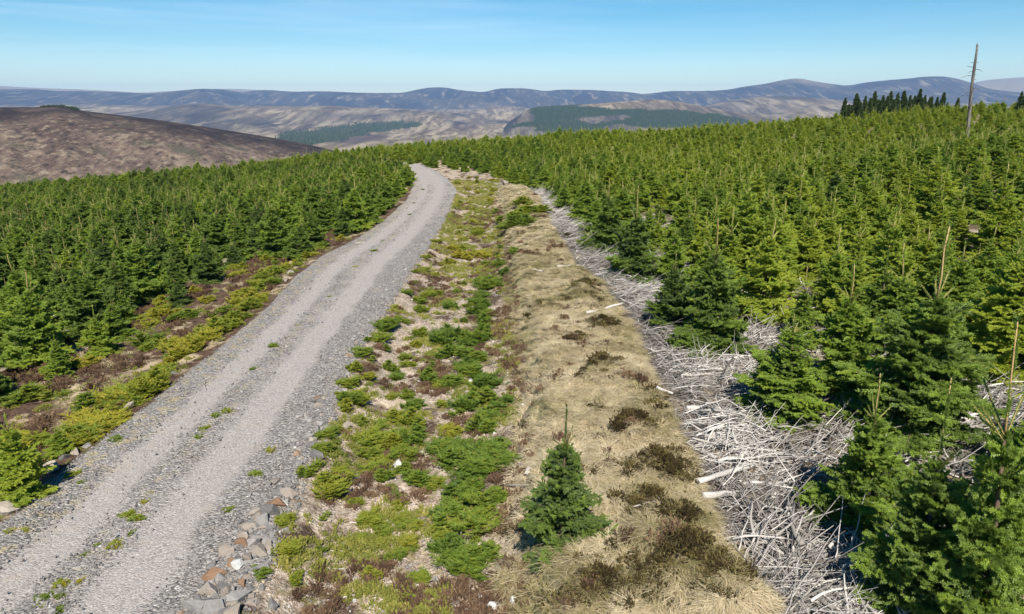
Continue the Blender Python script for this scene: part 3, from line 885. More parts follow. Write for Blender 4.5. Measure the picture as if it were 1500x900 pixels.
for mx_, my_, mr_ in MOUNDS:
    md0 = np.maximum(md0, np.exp(-((gx - mx_) ** 2 + (gy - my_) ** 2) / (mr_ * mr_ * 0.7)))
keep = (rg.random(len(gx)) < np.where(gu < 0.25, 0.5, 1.0) * (1 - 0.62 * (md0 > 0.35)) * np.where(fbm(gx * 1.3, gy * 1.3, 2, 139) > 0.3, 0.45, 1.0))
gx, gy, gu, patch, dark = (a[keep] for a in (gx, gy, gu, patch, dark))
ext = [(GAPX, GAPY) for GAPX, GAPY in zip(*strip_points(1100, LT, LL, 12, 50, -2.5, -0.4)[:2])]
ext = [p for p in ext if fbm(np.array([p[0] * 0.7]), np.array([p[1] * 0.7]), 3, 147)[0] > 0.0]
ex, ey = np.array(ext).T
fx, fy, _ = strip_points(900, LK, LK, 9, 40, 0.0, 9.0)
d2x, d2y, _ = strip_points(1100, LR, LD, 8.5, 60, 0.4, 0.0)
fx, fy = np.concatenate([fx, d2x]), np.concatenate([fy, d2y])
GX, GY = np.concatenate([gx, ex, fx]), np.concatenate([gy, ey, fy])
md = np.zeros(len(gx))
for mx_, my_, mr_ in MOUNDS:
    md = np.maximum(md, np.exp(-((gx - mx_) ** 2 + (gy - my_) ** 2) / (mr_ * mr_ * 0.5)))
green = fbm(gx * 0.4 + 70, gy * 0.4, 3, 143)
gt = np.concatenate([np.clip(0.80 + 0.75 * patch - 1.0 * np.maximum(0, dark - 0.22) - 0.8 * np.maximum(0, green - 0.2) - 0.7 * md, 0.0, 1), np.full(len(ex), 0.7), rg.uniform(0.3, 0.8, len(fx))]) + rg.normal(0, 0.08, len(GX))
gs = rg.uniform(0.35, 1.0, len(GX)) * np.concatenate([1 - 0.5 * md, np.ones(len(ex) + 900), np.full(len(fx) - 900, 0.42)])
comb = 2.6 + 1.5 * fbm(GX * 0.35, GY * 0.35, 2, 149) + rg.normal(0, 0.6, len(GX))
scatter('grass', np.stack([GX, GY, ground_z(GX, GY) - 0.01], 1), np.stack([rg.normal(0, 0.12, len(GX)), rg.normal(0, 0.12, len(GX)), comb], 1),
        np.stack([gs, gs, gs * rg.uniform(0.6, 1.1, len(GX))], 1), rg.integers(0, len(G_SRC), len(GX)), np.clip(gt, 0, 1), G_SRC, MAT['straw'],
        label='matted dry straw coloured grass over the bank and verges', category='grass')

# --- heather clumps
def twig_tuft(seed, n, ln, mat, name, spread=0.16, width=0.006, leafy=False):
    g = np.random.default_rng(seed)
    geo = Geo()
    P0, P1, WW, HU = [], [], [], []
    for k in range(n):
        a = g.uniform(0, 6.28); rr = abs(g.normal(0, spread)); b = np.array([math.cos(a) * rr, math.sin(a) * rr, -0.02])
        d = np.array([math.cos(a) * rr * 2 + g.normal(0, 0.12), math.sin(a) * rr * 2 + g.normal(0, 0.12), 1.0]); d /= np.linalg.norm(d)
        l = ln * g.uniform(0.5, 1.15) * (1 - 0.5 * min(1, rr / (spread * 2.4)))
        P0 += [b, b + d * l * 0.5]; P1 += [b + d * l * 0.5, b + d * l + g.normal(0, 0.02, 3)]
        WW += [width, width * 1.6]; h = g.uniform(0, 1); HU += [h, h]
    brush(geo, P0, P1, WW, HU, seed, 3, 2)
    return bpy.data.objects.new(name, geo.mesh(name, [mat]))
H_SRC = [twig_tuft(230 + i, 90, 0.26, MAT['heather'], 'heather_tuft', 0.15, 0.016) for i in range(3)]
hx, hy, hu_ = strip_points(4200, LR, LD, 8.5, 60, 0.3, 0.5)
m1 = fbm(hx * 0.8, hy * 0.8, 3, 151) + 0.25 * (hu_ > 0.8) > 0.12
vx, vy, _ = strip_points(2600, LT, LL, 12, 48, -3.0, -0.25)
m2 = (fbm(vx * 0.6, vy * 0.6, 3, 153) > 0.05) & (vx < at(LL, vy) - 0.7)
qx, qy, _ = strip_points(420, LD, LB, 8.5, 55, 0.0, 0.0)
m3 = fbm(qx * 0.9, qy * 0.9, 3, 155) > 0.25
HX_, HY_ = np.concatenate([hx[m1], vx[m2], qx[m3]]), np.concatenate([hy[m1], vy[m2], qy[m3]])
hs = rg.uniform(0.5, 1.25, len(HX_)) * np.concatenate([np.full(m1.sum(), 0.55), np.full(m2.sum(), 0.85), np.full(m3.sum(), 0.8)])
scatter('heather', np.stack([HX_, HY_, ground_z(HX_, HY_)], 1), np.stack([rg.normal(0, 0.1, len(HX_)), rg.normal(0, 0.1, len(HX_)), rg.uniform(0, 6.28, len(HX_))], 1),
        np.stack([hs, hs, hs * 0.9], 1), rg.integers(0, 3, len(HX_)), rg.uniform(0.1, 1, len(HX_)), H_SRC, MAT['heather'],
        label='brown winter heather and blaeberry cover in the ditch and verge', category='heather')

# --- small yellow green moss and blaeberry sprigs in the ditch
M_SRC = [twig_tuft(250 + i, 46, 0.12, MAT['moss'], 'moss_sprig', 0.1, 0.011) for i in range(3)]
mx, my, mu = strip_points(9000, LR, LD, 8.5, 75, 0.1, 0.2)
mk = fbm(mx * 0.7 + 5, my * 0.7, 3, 161) + 0.005 * my > 0.06 + 0.4 * rg.random(len(mx)) * (my < 40)
bx, by, _ = strip_points(1300, LT, LL, 12, 48, -2.5, -0.2)
bk = fbm(bx * 0.8 + 5, by * 0.8, 3, 163) > 0.05
MX, MY = np.concatenate([mx[mk], bx[bk]]), np.concatenate([my[mk], by[bk]])
ms = rg.uniform(0.35, 1.15, len(MX))
scatter('undergrowth', np.stack([MX, MY, ground_z(MX, MY)], 1), np.stack([rg.normal(0, 0.1, len(MX)), rg.normal(0, 0.1, len(MX)), rg.uniform(0, 6.28, len(MX))], 1),
        np.stack([ms, ms, ms], 1), rg.integers(0, 3, len(MX)), np.clip(0.5 + 0.5 * fbm(MX * 0.4, MY * 0.4, 2, 165) + rg.normal(0, 0.15, len(MX)), 0, 1), M_SRC, MAT['moss'],
        label='low yellow green moss and blaeberry creeping over the ditch soil', category='undergrowth')

# --- dark moss cushions on the hummocks
MAT['dark_moss'] = hue_mat('dark_moss', [(0, (0.012, 0.008, 0.004)), (0.5, (0.055, 0.04, 0.014)), (1, (0.20, 0.165, 0.06))], 0.95)
C_SRC = [twig_tuft(270 + i, 110, 0.10, MAT['dark_moss'], 'moss_cushion', 0.11, 0.012) for i in range(3)]
cm = [(a + rg.normal(0, c * 0.5), b + rg.normal(0, c * 0.5), c) for a, b, c in MOUNDS for _ in range(int(26 * (c / 0.5) ** 2))]
for k in range(260):
    y_ = 9 + 40 * rg.random() ** 1.5
    x_ = float(at(LD, y_)) + (float(at(LB, y_)) - float(at(LD, y_))) * rg.random()
    if fbm(np.array([x_ * 0.9]), np.array([y_ * 0.9]), 3, 157)[0] > 0.18: cm += [(x_ + rg.normal(0, 0.12), y_ + rg.normal(0, 0.12), 0.3) for _ in range(3)]
CX, CY, CR = np.array(cm).T
cs = rg.uniform(0.35, 1.15, len(CX))
scatter('moss', np.stack([CX, CY, ground_z(CX, CY) + 0.01], 1), np.stack([rg.normal(0, 0.15, len(CX)), rg.normal(0, 0.15, len(CX)), rg.uniform(0, 6.28, len(CX))], 1),
        np.stack([cs, cs, cs], 1), rg.integers(0, 3, len(CX)), rg.uniform(0.0, 0.9, len(CX)), C_SRC, MAT['dark_moss'],
        label='dark olive brown moss cushions on the hummocks of the grass bank', category='moss')

# --- brash
def stick(seed, L, R, fork):
    g = np.random.default_rng(seed)
    geo = Geo()
    n = 5
    pts = np.zeros((n, 3)); pts[:, 0] = np.linspace(-L / 2, L / 2, n)
    pts[:, 1:] += np.cumsum(np.cumsum(g.normal(0, L * 0.03, (n, 2)), axis=0), axis=0)
    geo.tube(pts, R * np.linspace(1.1, 0.5, n), 5, g.uniform(0.0, 1.0))
    for k in range(fork):
        i = int(g.integers(1, 4)); p = pts[i]; ln = L * g.uniform(0.2, 0.4)
        d = np.array([0.7, g.choice([-1, 1]) * g.uniform(0.5, 0.9), g.normal(0, 0.3)]); d /= np.linalg.norm(d)
        geo.tube([p, p + d * ln * 0.6, p + d * ln + g.normal(0, 0.03, 3)], [R * 0.55, R * 0.42, R * 0.25], 4, g.uniform(0.2, 0.9))
    return bpy.data.objects.new('brash_stick', geo.mesh('brash_stick', [MAT['brash']], True))
B_SRC = ([stick(300 + i, 1.25, 0.0095, i % 4) for i in range(6)] + [stick(320 + i, 0.8, 0.0065, 3) for i in range(4)] + [stick(330 + i, 0.4, 0.005, 2) for i in range(3)]
         + [stick(340 + i, 0.9, 0.019 + 0.009 * i, 1) for i in range(2)])
sx, sy, su = strip_points(7800, LB, LK, 8.5, 62, 0.25, 0.9, 1.5)
s2x, s2y, _ = strip_points(6500, LK, LK, 9, 45, 0.0, 9.0, 1.3)
gap_pts = [(a + rg.normal(0, c * 0.55), b + rg.normal(0, c * 0.55)) for a, b, c in GAPS for _ in range(330)]
g2x, g2y = np.array(gap_pts).T
l2 = [drop(100, 465), drop(62, 478), drop(118, 452)]
l2 = np.array([(a + rg.normal(0, 0.45), b + rg.normal(0, 0.45)) for a, b in l2 for _ in range(60)])
BX, BY = np.concatenate([sx, s2x, g2x, l2[:, 0]]), np.concatenate([sy, s2y, g2y, l2[:, 1]])
lift = np.abs(rg.normal(0, 0.055, len(BX)))
lift[:len(sx)] += 0.10 * np.sin(np.clip(su, 0, 1) * np.pi) * (0.5 + vnoise(sx * 1.2, sy * 1.2, 9))
ang = 0.15 + 0.85 * rg.normal(0, 1, len(BX)) + 0.9 * fbm(BX * 0.4, BY * 0.4, 2, 171)
bs = rg.uniform(0.5, 1.15, len(BX))
bs[:len(sx)] *= np.where(su < 0.15, 0.6, 1.0)
bi = rg.choice(len(B_SRC), len(BX), p=np.array([4] * 6 + [5] * 4 + [4] * 3 + [5] * 2) / (24 + 20 + 12 + 10))
scatter('brash', np.stack([BX, BY, ground_z(BX, BY) + 0.015 + lift], 1), np.stack([rg.normal(0, 0.5, len(BX)) + np.pi * (rg.random(len(BX)) < 0.5), rg.normal(0, 0.09, len(BX)), ang], 1),
        np.stack([bs, bs * rg.uniform(0.8, 1.9, len(BX)), bs * rg.uniform(0.7, 1.3, len(BX))], 1), bi,
        np.clip(0.46 + 0.55 * fbm(BX * 0.6, BY * 0.6, 3, 173) + rg.normal(0, 0.24, len(BX)), 0, 1), B_SRC, MAT['brash'],
        label='bleached grey felling brash strewn along the edge of the young spruces', category='brash')

# --- gravel stones on the track and pale stones in the ditch
def rock_mesh(seed, name, mat, flat=0.7, pts=14, sub=0):
    g = np.random.default_rng(seed)
    bm = bmesh.new()
    for k in range(pts):
        v = g.normal(0, 1, 3); v /= np.linalg.norm(v)
        v *= g.uniform(0.82, 1.0)
        bm.verts.new((v[0] * g.uniform(0.85, 1.1), v[1] * 0.8, v[2] * flat))
    res = bmesh.ops.convex_hull(bm, input=bm.verts)
    bmesh.ops.delete(bm, geom=[e for e in set(res['geom_interior']) | set(res['geom_unused']) if isinstance(e, bmesh.types.BMVert)], context='VERTS')
    if sub:
        bmesh.ops.bevel(bm, geom=list(bm.edges), offset=0.05, segments=1, affect='EDGES', clamp_overlap=True)
    bmesh.ops.recalc_face_normals(bm, faces=bm.faces)
    me = bpy.data.meshes.new(name)
    bm.to_mesh(me); bm.free()
    me.materials.append(mat)
    a = me.attributes.new('hue', 'FLOAT', 'POINT')
    return me
R_SRC = [bpy.data.objects.new('gravel_stone', rock_mesh(400 + i, 'gravel_stone', MAT[k], 0.6, 11)) for i, k in enumerate(['stone_grey', 'stone_grey', 'stone_grey', 'stone_tan', 'stone_grey', 'stone_pale'])]
n = 34000
yy = 8.3 + 62 * rg.random(n) ** 2.0
uu = np.concatenate([rg.beta(1.3, 2.2, n // 4) * 0.28, np.clip(rg.normal(0.455, 0.05, n // 4), 0.3, 0.6), 1.04 - rg.beta(1.4, 2.2, n - 2 * (n // 4)) * 0.32])
rg.shuffle(uu)
xx = at(LL, yy) + (at(LR, yy) - at(LL, yy)) * uu
ss = np.clip(rg.lognormal(-3.95, 0.5, n), 0.008, 0.085) * np.where(uu > 0.85, 1.35, 1.0)
zz = ground_z(xx, yy, False) + 0.03 + ss * 0.15 - 0.02 * (uu > 0.97)
n2 = 15000
dx, dy, du = strip_points(n2, LR, LD, 8.5, 55, 0.0, 0.0)
dk = fbm(dx * 0.8, dy * 0.8, 3, 181) < 0.3
dk &= (du > 0.15) | (rg.random(n2) < 0.15)
dx, dy, du = dx[dk], dy[dk], du[dk]
ds = np.clip(rg.lognormal(-3.85, 0.5, len(dx)), 0.01, 0.07)
AX, AY, AZ = np.concatenate([xx, dx]), np.concatenate([yy, dy]), np.concatenate([zz, ground_z(dx, dy) + ds * 0.2])
AS = np.concatenate([ss, ds])
ai = np.concatenate([rg.choice(6, n, p=[.30, .28, .22, .05, .145, .005]), rg.choice(6, len(dx), p=[.1, .08, .05, .57, .1, .1])])
scatter('gravel', np.stack([AX, AY, AZ], 1), rg.uniform(0, 6.28, (len(AX), 3)) * np.array([0.15, 0.15, 1]), np.stack([AS, AS, AS], 1), ai, rg.uniform(0, 1, len(AX)), R_SRC, MAT['stone_grey'],
        label='loose crushed stones along the track edges and ditch soil', category='gravel')

# ------------------------------------------------------------------ rocks one by one
ROCK = {k: [rock_mesh(420 + 11 * i + 3 * j, 'rock', MAT[k], fl, 13, 0) for j, fl in enumerate((0.55, 0.65, 0.75, 0.85, 0.95))] for i, k in enumerate(['stone_grey', 'stone_rust', 'stone_tan', 'stone_pale'])}
KN = {'stone_grey': 'grey', 'stone_rust': 'rust brown', 'stone_tan': 'tan', 'stone_pale': 'whitish'}
rock_list = []
def rock(px, py, size, kind, where, grp, sink=0.25):
    x, y = drop(px, py)
    if any(math.hypot(x - a[0], y - a[1]) < 0.36 * (size + a[2]) for a in rock_list): return
    size *= 1.22
    rock_list.append((x, y, size, kind, where, grp, sink))
HR = [(312, 848, .20, 'stone_rust'), (340, 827, .15, 'stone_rust'), (347, 832, .17, 'stone_pale'), (362, 820, .16, 'stone_tan'), (378, 838, .21, 'stone_grey'), (308, 872, .20, 'stone_tan'), (325, 862, .15, 'stone_grey'),
      (352, 880, .24, 'stone_grey'), (285, 893, .26, 'stone_grey'), (312, 896, .24, 'stone_grey'), (331, 873, .18, 'stone_tan'), (333, 812, .22, 'stone_tan'), (355, 800, .17, 'stone_rust'), (370, 800, .18, 'stone_grey'),
      (388, 795, .2, 'stone_grey'), (365, 775, .2, 'stone_tan'), (380, 762, .16, 'stone_tan'), (392, 753, .24, 'stone_grey'), (367, 770, .14, 'stone_grey'), (312, 830, .16, 'stone_grey'), (296, 860, .12, 'stone_grey'),
      (340, 890, .14, 'stone_tan'), (422, 726, .24, 'stone_tan'), (404, 708, .17, 'stone_tan'), (465, 672, .2, 'stone_grey'), (436, 668, .15, 'stone_rust'), (445, 690, .15, 'stone_tan'), (470, 622, .2, 'stone_grey'), (458, 648, .16, 'stone_tan'),
      (430, 700, .13, 'stone_grey'), (413, 742, .14, 'stone_pale'), (395, 775, .14, 'stone_grey'), (362, 850, .12, 'stone_tan')]
for k in range(80):
    py = rnd.uniform(735, 925); a = float(np.interp(py, [745, 800, 900], [372, 345, 262])); b = float(np.interp(py, [745, 800, 900], [410, 402, 372]))
    HR.append((rnd.uniform(a, b), py, rnd.choice([.09, .11, .13, .16, .2]), rnd.choice(['stone_grey'] * 5 + ['stone_tan'] * 2 + ['stone_rust'])))
for px, py, sz, kd in HR: rock(px, py, sz, kd, 'in the shoulder rubble above the ditch', 'roadside rubble')
for k in range(46):
    py = rnd.uniform(470, 780); t = (py - 470) / 310
    px = 548 - 160 * t + rnd.gauss(-6, 7 + 6 * t)
    rock(px, py, rnd.uniform(0.08, 0.16), rnd.choice(['stone_grey'] * 4 + ['stone_tan'] * 2 + ['stone_rust']), 'in the shoulder rubble above the ditch', 'roadside rubble')
for px, py, sz, kd in [(12, 752, .30, 'stone_tan'), (75, 690, .24, 'stone_tan'), (96, 672, .18, 'stone_grey'), (113, 664, .2, 'stone_tan'), (128, 655, .16, 'stone_grey'), (143, 640, .2, 'stone_grey'), (151, 634, .12, 'stone_rust'), (188, 600, .2, 'stone_tan'), (255, 548, .16, 'stone_grey'), (425, 400, .22, 'stone_grey'), (30, 735, .2, 'stone_grey'), (420, 412, .2, 'stone_tan')]:
    rock(px, py, sz, kd, 'half buried along the left track shoulder', 'track shoulder rocks')
for px, py, sz, kd in [(585, 684, .2, 'stone_pale'), (506, 624, .18, 'stone_tan'), (571, 638, .15, 'stone_grey'), (684, 742, .12, 'stone_pale'), (570, 636, .14, 'stone_grey'), (655, 852, .1, 'stone_pale'), (640, 848, .1, 'stone_grey'), (690, 560, .12, 'stone_pale'), (398, 890, .13, 'stone_grey')]:
    rock(px, py, sz, kd, 'lying on bare soil down in the ditch', 'ditch stones')
for px, py, sz, kd in [(720, 885, .13, 'stone_pale'), (752, 876, .15, 'stone_pale'), (704, 870, .1, 'stone_pale'), (762, 692, .15, 'stone_grey'), (775, 700, .12, 'stone_pale'), (765, 600, .14, 'stone_pale'), (770, 533, .16, 'stone_grey'), (798, 808, .13, 'stone_pale'), (750, 610, .1, 'stone_tan'), (740, 272, .5, 'stone_tan'), (755, 266, .4, 'stone_pale')]:
    rock(px, py, sz, kd, 'at the foot of the grass bank', 'bank stones')
by_where = {}
for rk in sorted(rock_list, key=lambda a: a[1]):
    by_where.setdefault((rk[4], rk[3]), []).append(rk)
for (where, kind), rs in by_where.items():
    for n, (x, y, size, _k, _w, grp, sink) in enumerate(rs):
        o = bpy.data.objects.new('rock', rnd.choice(ROCK[kind]))
        o.location = (x, y, gz(x, y) + size * 0.12)
        o.scale = (size, size * rnd.uniform(0.7, 1.0), size * rnd.uniform(0.7, 1.0))
        o.rotation_euler = (rnd.gauss(0, 0.25), rnd.gauss(0, 0.25), rnd.uniform(0, 6.28))
        o['tint'] = rnd.uniform(0.1, 0.9)
        sw = 'large' if size > 0.19 else 'medium' if size > 0.13 else 'small'
        o['label'] = f"{sw} {KN[kind]} rock {where}, {ordinal(n)} {KN[kind].split()[0]} one up"
        if len(o['label'].split()) > 16: o['label'] = f"{sw} {KN[kind]} rock {where}, {ordinal(n)} from the bottom"
        o['category'] = 'rock'; o['group'] = grp
        COL.objects.link(o)

# ------------------------------------------------------------------ seedlings
def seedling(seed, H, R, n=7):
    g = np.random.default_rng(seed)
    P0, P1, WW, HU = [], [], [], []
    for k in range(n):                      # several little leaders to a clump
        a = g.uniform(0, 6.28); rr = R * math.sqrt(g.random()) * 0.75
        c = np.array([math.cos(a) * rr, math.sin(a) * rr, -0.02]); h = H * g.uniform(0.55, 1.1) * (1 - 0.4 * rr / R)
        P0.append(c); P1.append(c + np.array([0, 0, h])); WW.append(0.012); HU.append(0.5)
        z = 0.03
        while z < h:
            bl = (0.62 * R * (1 - z / h) + 0.05) * g.uniform(0.6, 1.3)
            for j in range(7):
                b = g.uniform(0, 6.28); el = g.uniform(0.05, 0.7)
                p = c + np.array([0, 0, z]); d = np.array([math.cos(b) * math.cos(el), math.sin(b) * math.cos(el), math.sin(el)])
                q = p + d * bl; hh = g.normal(0.5, 0.13)
                P0.append(p); P1.append(q); WW.append(0.0125); HU.append(hh)
                sd = np.cross(d, [0, 0, 1.0])
                for t in (0.3, 0.5, 0.7, 0.88):
                    for s2 in (-1, 1):
                        b0 = p + (q - p) * t
                        P0.append(b0); P1.append(b0 + (d * 0.6 + sd * s2 * 0.8 + np.array([0, 0, g.normal(0.1, 0.15)])) * bl * g.uniform(0.3, 0.5)); WW.append(0.0125); HU.append(hh + 0.1)
            z += 0.055
    geo = Geo()
    brush(geo, P0, P1, WW, HU, seed, 4, 3)
    return geo.mesh('spruce_seedling', [MAT['seedling']])
SEED = [seedling(500, 0.34, 0.32, 4), seedling(501, 0.45, 0.38, 6), seedling(502, 0.24, 0.42, 7), seedling(503, 0.5, 0.30, 3), seedling(504, 0.28, 0.48, 9), seedling(505, 0.4, 0.5, 8), seedling(506, 0.36, 0.26, 2)]
sd_list = []
def add_seed(x, y, s, t, zone):
    if any(math.hypot(x - a[0], y - a[1]) < 0.19 * (s + a[2]) for a in sd_list): return
    if float(at(LL, y)) < x + 0.25 and x < float(at(LR, y)) - 0.15: return
    sd_list.append((x, y, s, t, zone))
Z_D, Z_R, Z_B, Z_V, Z_E, Z_T = ('on the ditch floor', 'at the track shoulder above the ditch', 'along the foot of the grass bank', 'among heather left of the track', 'at the left edge of the track', 'on top of the grass bank')
for px, py, s, t in [(735, 326, 2.5, .42), (757, 320, 2.7, .5), (781, 314, 2.5, .52), (747, 337, 2.1, .4), (770, 303, 2.3, .55), (728, 312, 1.9, .4), (765, 330, 2.2, .3)]:
    x, y = drop(px, py); add_seed(x, y, s, t, Z_T)
# bank-foot band of darker seedlings
for py in np.linspace(368, 835, 44):
    for k in range(2):
        px = float(np.interp(py, [360, 420, 480, 560, 620, 700, 780, 840], [745, 720, 690, 690, 705, 690, 680, 655])) + rnd.gauss(0, 20 if py > 450 else 8)
        x, y = drop(px, py + rnd.uniform(-8, 8)); add_seed(x, y, rnd.uniform(0.8, 1.25), rnd.uniform(0.1, 0.4), Z_B)
for py in np.linspace(425, 815, 36):
    for k in range(2):
        px = float(np.interp(py, [420, 520, 600, 700, 800], [640, 610, 590, 600, 600])) + rnd.gauss(0, 42)
        x, y = drop(px, py + rnd.uniform(-8, 8)); add_seed(x, y, rnd.uniform(0.5, 0.95) * (0.6 if py > 720 else 1), rnd.uniform(0.25, 0.75), Z_D)
for px, py in [(560, 800), (590, 760), (545, 850), (615, 850), (605, 880), (690, 770), (650, 790), (640, 775), (700, 790), (520, 740), (480, 720), (500, 700), (475, 760), (470, 810), (420, 810), (530, 690), (560, 640), (520, 640), (435, 850), (512, 590), (538, 560)]:
    x, y = drop(px, py); add_seed(x, y, rnd.uniform(0.5, 0.9) * (0.65 if py > 720 else 1), rnd.uniform(0.3, 0.8), Z_D)
for px, py in [(416, 765), (408, 740), (345, 858), (372, 820), (385, 840), (445, 700), (430, 705), (460, 690), (478, 640), (476, 660), (462, 690), (498, 625), (505, 600), (510, 570), (520, 545), (530, 520), (540, 500), (520, 585), (545, 530), (560, 480), (580, 452), (596, 430), (610, 400), (625, 380), (640, 355), (388, 770), (350, 865), (500, 580)]:
    x, y = drop(px, py); add_seed(x, y, rnd.uniform(0.45, 0.8), rnd.uniform(0.25, 0.7), Z_R)
for py in np.linspace(382, 650, 84):
    t0 = float(np.interp(py, [240, 405, 445, 500, 545, 590, 640], [600, 425, 390, 325, 262, 210, 150]))
    x, y = drop(t0 - rnd.uniform(4, 34), py - rnd.uniform(0, 10)); add_seed(x, y, rnd.uniform(0.8, 1.35), rnd.uniform(0.4, 0.9), Z_E)
for k in range(62):
    y = rnd.uniform(14, 42); a, b = float(at(LT, y)) - 1.2, float(at(LL, y)) - 0.8
    if b > a: add_seed(rnd.uniform(a, b), y, rnd.uniform(0.7, 1.6), rnd.uniform(0.3, 0.9), Z_V)
for k in range(60):
    y = rnd.uniform(34, 78); a, b = float(at(LR, y)) + 0.4, float(at(LD, y))
    add_seed(rnd.uniform(a, b), y, rnd.uniform(0.5, 1.0), rnd.uniform(0.5, 0.95), Z_D)
sd_list = [q for q in sd_list if (lambda p: -30 < p[0] < 1530 and p[1] < 930)(project(q[0], q[1], gz(q[0], q[1])))]
print('seedlings', len(sd_list))
byz = {}
for q in sorted(sd_list, key=lambda a: a[1]): byz.setdefault(q[4], []).append(q)
for zone, qs in byz.items():
    for n, (x, y, s, t, _z) in enumerate(qs):
        o = bpy.data.objects.new('spruce_seedling', rnd.choice(SEED))
        o.location = (x, y, gz(x, y)); s *= 1.12; o.scale = (s * rnd.uniform(0.8, 1.25), s * rnd.uniform(0.8, 1.25), s * rnd.uniform(0.65, 1.25)); o.rotation_euler = (0, 0, rnd.uniform(0, 6.28))
        o['tint'] = t
        col = 'dark green' if t < 0.3 else 'fresh green' if t < 0.55 else 'yellow green'
        o['label'] = f"{'sprawling' if s > 1 else 'small'} {col} spruce seedling {zone}, {ordinal(n)} from the bottom"
        o['category'] = 'seedling'; o['group'] = 'spruce seedlings ' + zone
        COL.objects.link(o)

# weed tufts on the track
TUFT = [seedling(520 + i, 0.10, 0.13, 7) for i in range(3)]
for t_ in TUFT: t_.name = 'weed_tuft'
tl = [(336, 605), (315, 611), (301, 636), (291, 643), (300, 628), (228, 713), (224, 725), (213, 737), (185, 755), (203, 763), (193, 782), (172, 803), (143, 800), (125, 815), (116, 853), (95, 860), (88, 873), (65, 876), (62, 893), (86, 895),
      (348, 570), (372, 542), (402, 508), (436, 478), (482, 436), (522, 392), (548, 368), (560, 354), (577, 345), (600, 315), (606, 298), (620, 278)]
sh = [(172, 647), (396, 662), (377, 697), (335, 747), (108, 696), (15, 781), (38, 780), (290, 640), (120, 708)]
for lst, where in ((tl, "on the stony strip between the wheel ruts"), (sh, "on the bare gravel outside the wheel ruts")):
    lst = sorted(lst, key=lambda p: -p[1])
    for n, (px, py) in enumerate(lst):
        x, y = drop(px, py)
        o = bpy.data.objects.new('weed_tuft', TUFT[n % 3])
        s = rnd.uniform(0.4, 0.85) * (1 + y * 0.012)
        o.location = (x, y, road_z(x, y) - 0.03); o.scale = (s, s * rnd.uniform(0.8, 1.6), s); o.rotation_euler = (0, 0, rnd.uniform(-.4, .4))
        o['tint'] = rnd.uniform(0.2, 0.9)
        o['label'] = f"little green weed tuft {where}, {ordinal(n)} from the bottom"
        o['category'] = 'weed'; o['group'] = 'weed tufts on the track'
        COL.objects.link(o)

# ------------------------------------------------------------------ bleached logs and branches lying about
def log_between(p, q, rad, label, tint, group, lift=0.10, name='log', forks=0):
    (x0, y0), (x1, y1) = drop(*p), drop(*q)
    L = math.hypot(x1 - x0, y1 - y0)
    g = np.random.default_rng(int(p[0] * 7 + p[1]))
    geo = Geo()
    n = 7
    pts = np.zeros((n, 3)); pts[:, 0] = np.linspace(-L / 2, L / 2, n); pts[:, 1] = np.cumsum(g.normal(0, L * 0.012, n)); pts[:, 2] = np.cumsum(g.normal(0, L * 0.008, n))
    tint *= 0.72; rad *= 0.8
    geo.tube(pts, rad * np.linspace(1.05, 0.7, n) * g.uniform(0.85, 1.12, n), 9, g.uniform(0.15, 0.8, 9 * n))
    me = geo.mesh(name, [MAT['brash']], True)
    o = bpy.data.objects.new(name, me)
    z0, z1 = gz(x0, y0), gz(x1, y1)
    o.location = ((x0 + x1) / 2, (y0 + y1) / 2, (z0 + z1) / 2 + lift * 0.7)
    o.rotation_euler = (0, -math.atan2(z1 - z0, L), math.atan2(y1 - y0, x1 - x0))
    o['tint'] = tint; o['label'] = label; o['category'] = 'log' if name == 'log' else 'branch'; o['group'] = group
    COL.objects.link(o)
    for k in range(forks):
        i = 1 + int(g.integers(0, 4)); b = pts[i]; ln = L * g.uniform(0.2, 0.4)
        gg = Geo(); d = np.array([0.6, g.choice([-1, 1]) * 0.8, g.uniform(0, .3)])
        gg.tube([b, b + d * ln * 0.6, b + d * ln + g.normal(0, .03, 3)], [rad * .5, rad * .4, rad * .2], 5, 0.6)
        c = bpy.data.objects.new('side_branch', gg.mesh('side_branch', [MAT['brash']], True)); c['tint'] = tint; c.parent = o
        COL.objects.link(c)
GB = 'bleached logs in the brash'
log_between((1020, 718), (1110, 686), .075, 'thick bleached log lying across the brash above a broken slab', .95, GB, .2)
log_between((1030, 736), (1092, 722), .085, 'broken pale slab of log just below the thick bleached log', .9, GB, .18)
log_between((1005, 612), (1030, 606), .10, 'short whitish stump piece standing out in the brash middle', 1.0, GB, .16)
log_between((1020, 640), (1094, 676), .035, 'long pale pole running down through the curved sticks', .9, GB, .2, 'branch', 2)
log_between((1012, 655), (1090, 668), .03, 'curved grey branch arching over sticks beside the grass bank', .75, GB, .2, 'branch', 2)
log_between((1140, 880), (1215, 895), .045, 'pale branch lying flat at the brash bottom end', .95, GB, .15, 'branch', 1)
log_between((1130, 850), (1190, 780), .04, 'grey branch pointing up towards the dark broad spruce', .8, GB, .2, 'branch', 2)
log_between((1205, 848), (1265, 826), .035, 'forked pale branch beneath the broad dark spruce', .85, GB, .2, 'branch', 2)
log_between((1150, 828), (1210, 836), .05, 'weathered log among sticks below the dark shade', .8, GB, .15)
log_between((858, 459), (912, 452), .07, 'white log end lying where grass bank meets brash', 1.0, GB, .12)
log_between((816, 394), (850, 388), .08, 'pale log on the brash edge at the narrow upper part', .9, GB, .15)
log_between((780, 404), (797, 399), .08, 'short whitish log on straw grass well away from brash', .95, GB, .08)
log_between((938, 394), (982, 387), .08, 'grey log under the lone dark spruce on brash', .6, GB, .15)
log_between((965, 462), (1010, 478), .05, 'pale pole lying behind the low bluish spruce', .8, GB, .2, 'branch', 1)
